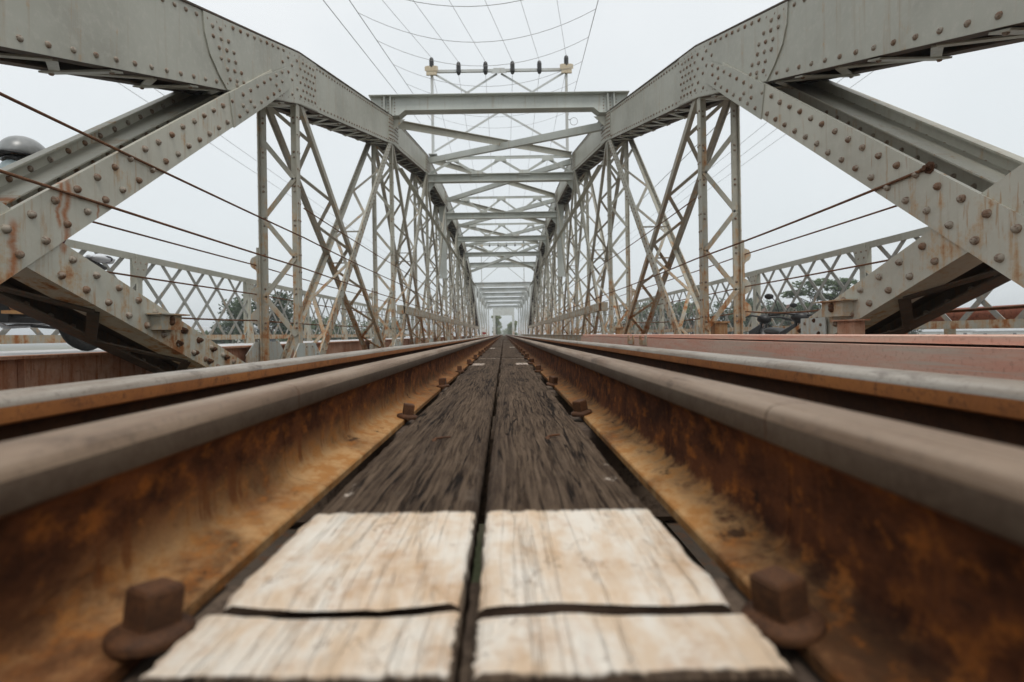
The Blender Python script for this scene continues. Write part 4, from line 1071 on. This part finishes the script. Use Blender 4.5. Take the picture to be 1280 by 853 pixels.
# ------------------------------------------------------------------ houses
def house(name,x,y,w,d,zt,rise,wall,roof,label,nwin,ridge='x',cat='house'):
    zb=terr(x,y); T=empty(name,(x,y,zb)); tag(T,label,cat)
    mb=MB(); mb.box(x-w/2,x+w/2,y-d/2,y+d/2,zb-.3,zt)
    if rise>0 and ridge=='y':
        mb.xplate([(x-w/2,zt+.001),(x+w/2,zt+.001),(x,zt+rise)],y-d/2,y+d/2)
    if rise>0 and ridge=='x':
        mb.plate([(y-d/2,zt+.001),(y+d/2,zt+.001),(y,zt+rise)],x-w/2,x+w/2)
    mb.build('wall',wall,T,(x,y,zt))
    mb=MB(); e=.35
    if ridge=='y':
        for s in (-1,1): mb.xplate([(x+s*(w/2+e),zt-rise*e/(w/2)+.02),(x,zt+rise+.02),(x,zt+rise+.14),(x+s*(w/2+e),zt-rise*e/(w/2)+.14)],y-d/2-e,y+d/2+e)
    else:
        for s in (-1,1): mb.plate([(y+s*(d/2+e),zt-rise*e/(d/2)+.02),(y,zt+rise+.02),(y,zt+rise+.14),(y+s*(d/2+e),zt-rise*e/(d/2)+.14)],x-w/2-e,x+w/2+e)
    mb.build('roof',roof,T,(x,y,zt+rise))
    for k in range(nwin):
        q=x-w/2+w*(k+.5)/nwin; h=min(1.1,(zt-zb)*.4)
        mb=MB(); mb.box(q-.4,q+.4,y-d/2-.03,y-d/2-.003,zt-.5-h,zt-.5); mb.build('window',M['window'],T,(q,y-d/2,zt-1))
house('house',px2(985,60),60,1.7,4,Z(1.5),1.3,M['white_wall'],M['roof'],'white gabled house behind the right lattice railing',2,'y')
house('house',px2(955,64),66,4.2,5,Z(1.7),1.0,M['cream_wall'],M['roof'],'low house with a brown tiled roof behind the right lattice railing',2,'x')
house('shed',px2(845,70),70,9,6,Z(.4),.9,M['white_wall'],M['roof'],'small building with a brown roof between the right trusses legs',3,'x','shed')
for k,(px,D,w,zt,wl,l) in enumerate(((1150,120,7,-1.0,'white_wall','low white building under the right railing, left of its twin'),(1183,122,7,-.9,'white_wall','low white building under the right railing, with a dark window'),(1235,125,14,-1.1,'cream_wall','long pale building under the right railing, outermost'))):
    house('building',px2(px,D),D,w,6,Z(zt),.5,M[wl],M['grey_roof'],l,2,'x','building')
for k,(px,D,w,zt,l) in enumerate(((245,60,4.5,.55,'white shed roof behind the left lattice railing, outermost'),(283,64,6,.75,'pale long shed behind the left lattice railing'),(340,66,5,.6,'pale shed behind the first left post'),(400,75,7,.5,'far pale shed behind the left braces'))):
    house('shed',px2(px,D),D,w,5,Z(zt),.6,M['cream_wall'] if k%2 else M['white_wall'],M['grey_roof'],l,2,'x','shed')

# ------------------------------------------------------------------ motorcycles
def make_bike(x,y,zr,label,paint):
    """scooter heading along +y; (x,y) is the point under its seat, zr the ground"""
    T=empty('motorcycle',(x,y,zr)); tag(T,label,'motorcycle')
    fw,rw=.68,-.56; rad=.275
    for wy in (fw,rw):
        W=empty('wheel'); W.parent=T; W.location=(0,wy,rad)
        c=Vector((x,y+wy,zr+rad))
        mb=MB(); mb.tube([c+Vector((0,(rad-.04)*math.cos(a*.2244),(rad-.04)*math.sin(a*.2244))) for a in range(28)],.040,8,closed=True); mb.build('tyre',M['tyre'],W,tuple(c))
        mb=MB(); mb.tube([c+Vector((0,.205*math.cos(a*.2244),.205*math.sin(a*.2244))) for a in range(28)],.014,6,closed=True)
        mb.lathe([(.045,-.04),(.045,.04)],c,(1,0,0),12)
        for a in range(18):
            t=a*.349; mb.tube([c+Vector((.03*(-1)**a,.04*math.cos(t),.04*math.sin(t))),c+Vector((0,.2*math.cos(t+.15),.2*math.sin(t+.15)))],.003,4)
        mb.build('rim',M['chrome'],W,tuple(c))
    O=Vector((x,y,zr)); V=lambda a,b,c: tuple(O+Vector((a,b,c)))
    # body: lofted fairing from tail to leg shield
    def loft(st,mat,name):
        mb=MB(); n=12; rings=[]
        for (yy,zz,wx,wz) in st:
            rings.append([V(wx*math.copysign(abs(math.cos(2*math.pi*j/n))**.7,math.cos(2*math.pi*j/n)),yy,zz+wz*math.copysign(abs(math.sin(2*math.pi*j/n))**.7,math.sin(2*math.pi*j/n))) for j in range(n)])
        vs=[p for r in rings for p in r]; fs=[(i*n+j,i*n+(j+1)%n,(i+1)*n+(j+1)%n,(i+1)*n+j) for i in range(len(rings)-1) for j in range(n)]
        mb.add(vs,fs,0,True); mb.add(rings[0],[tuple(range(n))[::-1]]); mb.add(rings[-1],[tuple(range(n))])
        return mb.build(name,mat,T,V(0,0,.5))
    loft([(-.80,.62,.03,.03),(-.66,.61,.08,.06),(-.4,.58,.125,.11),(-.05,.55,.13,.13),(.15,.45,.10,.10),(.33,.45,.07,.08),(.46,.62,.07,.12),(.52,.80,.06,.10)],paint,'fairing')
    loft([(-.70,.71,.07,.02),(-.5,.735,.115,.04),(-.2,.745,.13,.045),(.05,.735,.10,.04),(.12,.715,.06,.02)],M['seat'],'seat')
    mb=MB()
    for s in (-1,1):
        mb.add([V(s*.05,.42,.85),V(s*.22,.40,.72),V(s*.21,.36,.42),V(s*.09,.42,.34),V(s*.05,.45,.85),V(s*.22,.43,.72),V(s*.21,.39,.42),V(s*.09,.45,.34)],[(0,1,2,3),(7,6,5,4),(0,4,5,1),(1,5,6,2),(2,6,7,3),(3,7,4,0)])
    mb.build('leg_shield',paint,T,V(0,.42,.6))
    mb=MB(); mb.box(x-.10,x+.10,y-.1,y+.22,zr+.22,zr+.42); mb.lathe([(.085,0),(.085,.10)],V(.10,.05,.31),(1,0,0),14); mb.tube([V(-.08,-.1,.3),V(-.09,rw,.275)],.03,6); mb.build('engine',M['black'],T,V(0,.05,.3))
    mb=MB(); mb.tube([V(.08,.2,.26),V(.14,.0,.2),V(.16,-.3,.24),V(.17,-.8,.36)],[.018,.02,.045,.04],9); mb.build('exhaust',M['chrome'],T,V(.15,-.3,.25))
    mb=MB()
    for s in (-1,1): mb.tube([V(s*.075,fw,rad),V(s*.065,.50,.78)],.02,7)
    mb.tube([V(0,.5,.78),V(0,.46,.96)],.025,7)
    mb.build('fork',M['chrome'],T,V(0,.6,.5))
    mb=MB(); c=Vector(V(0,fw,rad)); r=[]
    for k in range(9):
        a=R(20+k*16); 
        for q in (-.055,0,.055): r.append(c+Vector((q,(rad+.03+(.02 if q==0 else 0))*math.cos(a),(rad+.03+(.02 if q==0 else 0))*math.sin(a))))
    mb.add(r,[(k*3+j,k*3+j+1,k*3+j+4,k*3+j+3) for k in range(8) for j in (0,1)],0,True); f=mb.build('front_fender',paint,T,V(0,fw,.5)); md=f.modifiers.new('s','SOLIDIFY'); md.thickness=.008
    mb=MB(); mb.tube([V(-.34,.36,.93),V(-.2,.43,.96),V(0,.45,.95),V(.2,.43,.96),V(.34,.36,.93)],.013,8); mb.build('handlebar',M['black'],T,V(0,.4,.95))
    for s in (-1,1):
        mb=MB(); mb.tube([V(s*.35,.345,.925),V(s*.23,.415,.952)],.019,9); mb.build('grip',M['tyre'],T,V(s*.29,.38,.94))
    mb=MB(); mb.ellipsoid(V(0,.49,.92),(.105,.09,.075),14,9); mb.build('head_cowl',paint,T,V(0,.5,.93))
    mb=MB(); mb.ellipsoid(V(0,.575,.93),(.075,.035,.055),12,8); mb.build('headlight',M['lamp'],T,V(0,.57,.93))
    mb=MB(); mb.ellipsoid(V(0,-.80,.62),(.06,.03,.03),10,6); mb.build('tail_light',M['redlamp'],T,V(0,-.8,.62))
    for s in (-1,1):
        mb=MB(); mb.tube([V(s*.24,.41,.97),V(s*.29,.40,1.10),V(s*.33,.40,1.14)],.006,5); mb.ellipsoid(V(s*.36,.40,1.15),(.052,.013,.036),12,7); mb.build('mirror',M['black'],T,V(s*.33,.4,1.1))
    mb=MB(); mb.tube([V(-.24,.19,.265),V(.24,.19,.265)],.014,7); mb.build('foot_peg',M['black'],T,V(0,.26,.22))
    mb=MB(); mb.tube([V(-.10,.05,.20),V(-.13,-.22,.18)],.011,6); mb.build('side_stand',M['black'],T,V(-.1,0,.1))
    return T
ROADZ=CAMZ-.087
BX,BY0=-3.46,3.72
b1=make_bike(BX,BY0,ROADZ,'dark motorcycle carrying the helmeted rider along the left roadway',M['bike']); b1.rotation_euler=(0,0,math.pi)
b2=make_bike(0,0,0,'black scooter standing on the right roadway, nearer the lattice railing',M['black'])
gz=CAMZ-.75
b2.location=(3.80,7.35,gz); b2.rotation_euler=(0,R(5),R(-14))
b3=copy_tree(b2); b3.location=(3.34,5.75,gz-.02); b3.rotation_euler=(0,R(5),R(-22)); b3['label']='black scooter standing on the right roadway, nearer the big brace'
for b in (b2,b3): b['group']='scooters standing on the right roadway'

# ------------------------------------------------------------------ rider
def skin_mesh(name,joints,edges,mat,parent,loc,mats_by=None,sub=2):
    me=bpy.data.meshes.new(name); keys=list(joints); idx={k:i for i,k in enumerate(keys)}
    L=Vector(loc); me.from_pydata([tuple(Vector(joints[k][0])-L) for k in keys],[(idx[a],idx[b]) for a,b in edges],[])
    o=bpy.data.objects.new(name,me); COL.objects.link(o)
    m=o.modifiers.new('skin','SKIN'); m.use_smooth_shade=True
    for k in keys:
        sv=me.skin_vertices[0].data[idx[k]]; r=joints[k][1]; sv.radius=r if isinstance(r,tuple) else (r,r)
    me.skin_vertices[0].data[0].use_root=True
    su=o.modifiers.new('sub','SUBSURF'); su.levels=sub; su.render_levels=sub
    me.materials.append(mat)
    dg=bpy.context.evaluated_depsgraph_get(); dg.update()
    ev=bpy.data.meshes.new_from_object(o.evaluated_get(dg)); o.modifiers.clear(); o.data=ev; ev.name=name
    if mats_by:
        ms,fn=mats_by; ev.materials.clear()
        for q in ms: ev.materials.append(q)
        for p in ev.polygons: p.material_index=fn(Vector(p.center)+L)
    for p in ev.polygons: p.use_smooth=True
    o.parent=parent; o.location=Vector(loc)-(parent_world(parent) if parent else Vector())
    return o
def rider():
    X,Y,Zr=BX,BY0+.07,ROADZ; V=lambda a,b,c: Vector((X+a,Y+b,Zr+(c if c<.86 else .86+(c-.86)*.84)))
    T=empty('person',(X,Y,Zr)); tag(T,'rider in a grey helmet and pale jacket sitting on the left motorcycle','person')
    J={'pelvis':(V(0,-.12,.86),.135),'waist':(V(0,-.08,1.02),(.13,.11)),'chest':(V(0,.0,1.22),(.155,.12)),'neckb':(V(0,.06,1.36),.075),'neck':(V(0,.05,1.43),.055),'head':(V(0,.05,1.53),.085),'crown':(V(0,.04,1.62),.07)}
    E=[('pelvis','waist'),('waist','chest'),('chest','neckb'),('neckb','neck'),('neck','head'),('head','crown')]
    for s,n in ((1,'r'),(-1,'l')):
        J['sh'+n]=(V(s*.18,.03,1.31),.07); J['el'+n]=(V(s*.27,.14,1.06),.05); J['wr'+n]=(V(s*.30,.33,.985),.032)
        J['hip'+n]=(V(s*.10,-.06,.82),.095); J['kn'+n]=(V(s*.17,.40,.72),.065); J['cf'+n]=(V(s*.19,.33,.50),.056); J['an'+n]=(V(s*.20,.20,.37),.038); J['to'+n]=(V(s*.21,.33,.33),.033); J['tt'+n]=(V(s*.21,.39,.32),.022)
        J['hd'+n]=(V(s*.30,.385,.970),(.040,.022))
        E+=[('chest','sh'+n),('sh'+n,'el'+n),('el'+n,'wr'+n),('wr'+n,'hd'+n),('pelvis','hip'+n),('hip'+n,'kn'+n),('kn'+n,'cf'+n),('cf'+n,'an'+n),('an'+n,'to'+n),('to'+n,'tt'+n)]
    def mf(p):
        q=p-V(0,0,0)
        if q.z>1.40: return 0
        if q.y>.315 and q.z>.9: return 3
        if q.z<.44 : return 0
        if q.z<.90 and not (q.y>.10 and q.z>.86): return 2
        return 1
    skin_mesh('body',J,E,M['skin'],T,V(0,0,.9),([M['skin'],M['jacket'],M['trousers'],M['glove']],mf))
    for s in (1,-1):
        J={}; E=[]; p0=V(s*.30,.375,.972); J['palm']=(p0,.018)
        for k in range(4):
            a=s*(.262+.024*k); ln=[.040,.046,.044,.036][3-k]
            J['a%d'%k]=(V(a,.405,.972),.0105); J['b%d'%k]=(V(a,.405+ln*.55,.958),.0095); J['c%d'%k]=(V(a,.402+ln*.40,.930),.009); J['d%d'%k]=(V(a,.385,.915),.008)
            E+=[('palm','a%d'%k),('a%d'%k,'b%d'%k),('b%d'%k,'c%d'%k),('c%d'%k,'d%d'%k)]
        J['t0']=(V(s*.262,.365,.962),.011); J['t1']=(V(s*.247,.385,.935),.010); J['t2']=(V(s*.252,.405,.918),.008); E+=[('palm','t0'),('t0','t1'),('t1','t2')]
        skin_mesh('hand',J,E,M['glove'],T,V(s*.3,.39,.95),None,1)
    H=V(0,.045,1.545)+Vector((0,0,-.02))
    mb=MB(); n=20; vs=[]; fs=[]
    for i in range(9):
        a=R(2+i*11.5)
        for j in range(n):
            b=2*math.pi*j/n; r=.150*math.sin(a)
            vs.append(H+Vector((r*math.cos(b)*.93,r*math.sin(b)*1.10,.018+.150*math.cos(a))))
    for i in range(8):
        for j in range(n): fs.append((i*n+j,i*n+(j+1)%n,(i+1)*n+(j+1)%n,(i+1)*n+j))
    mb.add(vs,fs,0,True); h=mb.build('helmet',M['helmet'],T,tuple(H)); md=h.modifiers.new('s','SOLIDIFY'); md.thickness=.012
    mb=MB(); mb.tube([H+Vector((.141*math.cos(b_*.2618),.167*math.sin(b_*.2618),.008)) for b_ in range(24)],.008,6,closed=True); mb.build('helmet_trim',M['black'],T,tuple(H))
    mb=MB(); pr=[]
    for k in range(9):
        b=R(90-72+18*k); pr+= [H+Vector((.136*math.cos(b),.158*math.sin(b),.022)),H+Vector((.136*math.cos(b)*1.02,.158*math.sin(b)+.05*max(0,math.sin(b))**2,.004))]
    mb.add(pr,[(2*k,2*k+1,2*k+3,2*k+2) for k in range(8)],0,True); pk=mb.build('helmet_peak',M['black'],T,tuple(H)); md=pk.modifiers.new('s','SOLIDIFY'); md.thickness=.006
    mb=MB()
    rot=Matrix.Rotation(0,3,'Z')
    for s in (-1,1): mb.ellipsoid(H+Vector((s*.036,.104,-.022)),(.036,.020,.028),12,8)
    mb.tube([H+Vector((-.112,.0,-.012)),H+Vector((-.078,.085,-.014)),H+Vector((0,.120,-.016)),H+Vector((.078,.085,-.014)),H+Vector((.112,.0,-.012))],.022,8)
    mb.build('goggles',M['goggle'],T,tuple(H))
    mb=MB(); mb.ellipsoid(H+Vector((0,.062,-.085)),(.092,.090,.066),14,9); mb.build('face_mask',M['mask'],T,tuple(H))
    mb=MB()
    for s in (-1,1):
        mb.ellipsoid(H+Vector((s*.092,.0,-.045)),(.014,.022,.034),8,6)
    mb.build('ear',M['skin'],T,tuple(H))
    for s in (-1,1):
        c=V(s*.207,.28,.290); mb=MB(); P=[(-.045,-.13),(.04,-.135),(.05,0),(.055,.09),(.03,.14),(-.02,.145),(-.045,.09)]
        m=len(P); mb.add([c+Vector((a,b,d)) for d in (-.014,.006) for a,b in P],[(i,(i+1)%m,m+(i+1)%m,m+i) for i in range(m)]+[tuple(range(m))[::-1],tuple(range(m,2*m))])
        mb.tube([c+Vector((-.045,.04,.0)),c+Vector((-.03,.035,.055)),c+Vector((.01,.03,.075)),c+Vector((.045,.035,.05)),c+Vector((.052,.04,.0))],.010,6)
        mb.build('sandal',M['sandal'],T,tuple(c))
    T.rotation_euler=(0,0,math.pi)
rider()
# pale bag tied on the tail of the left motorcycle
T=empty('bag',(BX+.10,BY0+.60,ROADZ+.74)); tag(T,'pale grey bag tied on the tail of the left motorcycle, above the brace','bag')
mb=MB(); c=Vector((BX+.10,BY0+.60,ROADZ+.74)); n=12; rings=[]
for (yy,w_,h_) in ((-.13,.03,.010),(-.10,.06,.022),(-.04,.075,.034),(.03,.060,.022),(.08,.055,.030),(.12,.02,.010)):
    rings.append([c+Vector((w_*math.cos(2*math.pi*j/n)+random.uniform(-.010,.010),yy+random.uniform(-.008,.008),.035+h_*math.sin(2*math.pi*j/n)+random.uniform(-.008,.008))) for j in range(n)])
mb.add([p for r in rings for p in r],[(i*n+j,i*n+(j+1)%n,(i+1)*n+(j+1)%n,(i+1)*n+j) for i in range(5) for j in range(n)],0,True); mb.add(rings[0],[tuple(range(n))]); mb.add(rings[-1],[tuple(range(n))])
mb.build('sack',M['bag'],T,tuple(c))
for q in (.05,):
    mb=MB(); mb.tube([c+Vector((.066*math.cos(2*math.pi*j/16),q*.6,.035+.026*math.sin(2*math.pi*j/16))) for j in range(16)],.007,6,closed=True); mb.build('strap',M['glove'],T,tuple(c))

# ------------------------------------------------------------------ the air
hm=bpy.data.materials.new('haze_air'); hm.use_nodes=True; hn=hm.node_tree; hn.nodes.clear()
ho=hn.nodes.new('ShaderNodeOutputMaterial'); hv=hn.nodes.new('ShaderNodeVolumePrincipled')
hv.inputs['Color'].default_value=(.93,.96,.98,1); hv.inputs['Density'].default_value=.0018; hv.inputs['Anisotropy'].default_value=.2
hn.links.new(hv.outputs[0],ho.inputs['Volume'])
mb=MB(); mb.box(-905,905,-305,905,-9,15)
o=mb.build('haze',hm); tag(o,None,None,None,'stuff')

# ------------------------------------------------------------------ sky, sun, camera
world=bpy.data.worlds.new("World"); scn.world=world; world.use_nodes=True; nt=world.node_tree
bg=nt.nodes['Background']; sky=nt.nodes.new('ShaderNodeTexSky'); sky.sky_type='NISHITA'; sky.sun_disc=False
SE,SR=R(62),R(165)
sky.sun_elevation=SE; sky.sun_rotation=SR; sky.air_density=1.5; sky.dust_density=4
tc=nt.nodes.new('ShaderNodeTexCoord'); sp=nt.nodes.new('ShaderNodeSeparateXYZ'); nt.links.new(tc.outputs['Generated'],sp.inputs[0])
mr=nt.nodes.new('ShaderNodeMapRange'); nt.links.new(sp.outputs[2],mr.inputs[0]); mr.inputs[1].default_value=-.02; mr.inputs[2].default_value=.6
no=nt.nodes.new('ShaderNodeTexNoise'); no.inputs['Scale'].default_value=1.6; no.inputs['Detail'].default_value=4; nt.links.new(tc.outputs['Generated'],no.inputs['Vector'])
c1=nt.nodes.new('ShaderNodeMix'); c1.data_type='RGBA'; c1.inputs[6].default_value=(7.2,7.8,8.1,1); c1.inputs[7].default_value=(9.6,9.75,9.8,1); nt.links.new(mr.outputs[0],c1.inputs[0])
c2=nt.nodes.new('ShaderNodeMix'); c2.data_type='RGBA'; c2.blend_type='MIX'; c2.inputs[7].default_value=(6.9,7.45,7.7,1)
mr2=nt.nodes.new('ShaderNodeMapRange'); nt.links.new(no.outputs[0],mr2.inputs[0]); mr2.inputs[1].default_value=.42; mr2.inputs[2].default_value=.75; mr2.inputs[4].default_value=.55
nt.links.new(mr2.outputs[0],c2.inputs[0]); nt.links.new(c1.outputs[2],c2.inputs[6])
c3=nt.nodes.new('ShaderNodeMix'); c3.data_type='RGBA'; c3.inputs[0].default_value=.9; nt.links.new(sky.outputs[0],c3.inputs[6]); nt.links.new(c2.outputs[2],c3.inputs[7])
nt.links.new(c3.outputs[2],bg.inputs['Color']); bg.inputs['Strength'].default_value=.1
sd=bpy.data.lights.new('sun','SUN'); sd.energy=1.4; sd.angle=R(20); sd.color=(1,.96,.90)
so=bpy.data.objects.new('sun',sd); COL.objects.link(so); so.location=(0,0,30)
# sun direction matches the sky's: rotation 0 is +y, positive turns clockwise from above
dirv=Vector((math.sin(SR)*math.cos(SE),math.cos(SR)*math.cos(SE),math.sin(SE)))
so.rotation_euler=dirv.to_track_quat('Z','Y').to_euler()
cam=bpy.data.cameras.new('camera'); co=bpy.data.objects.new('camera',cam); COL.objects.link(co); scn.camera=co
cam.sensor_width=36; cam.lens=18; cam.clip_start=.02; cam.clip_end=3000
roll=R(.9)   # hand-held, a little tilted; the frame is cropped off-centre, hence the lens shift
rot=Matrix.Rotation(R(90),3,'X')@Matrix.Rotation(-roll,3,'Z')
cam.shift_x=10/1280; cam.shift_y=-8.5/1280
co.rotation_euler=rot.to_euler(); co.location=(CX,0,CAMZ)
cam.dof.use_dof=True; cam.dof.focus_distance=2.2; cam.dof.aperture_fstop=4.0; cam.dof.aperture_blades=7
scn.view_settings.view_transform='Standard'; scn.view_settings.look='None'; scn.view_settings.exposure=.12; scn.view_settings.gamma=1
scn.render.engine='CYCLES'; scn.cycles.use_denoising=True; scn.cycles.max_bounces=6
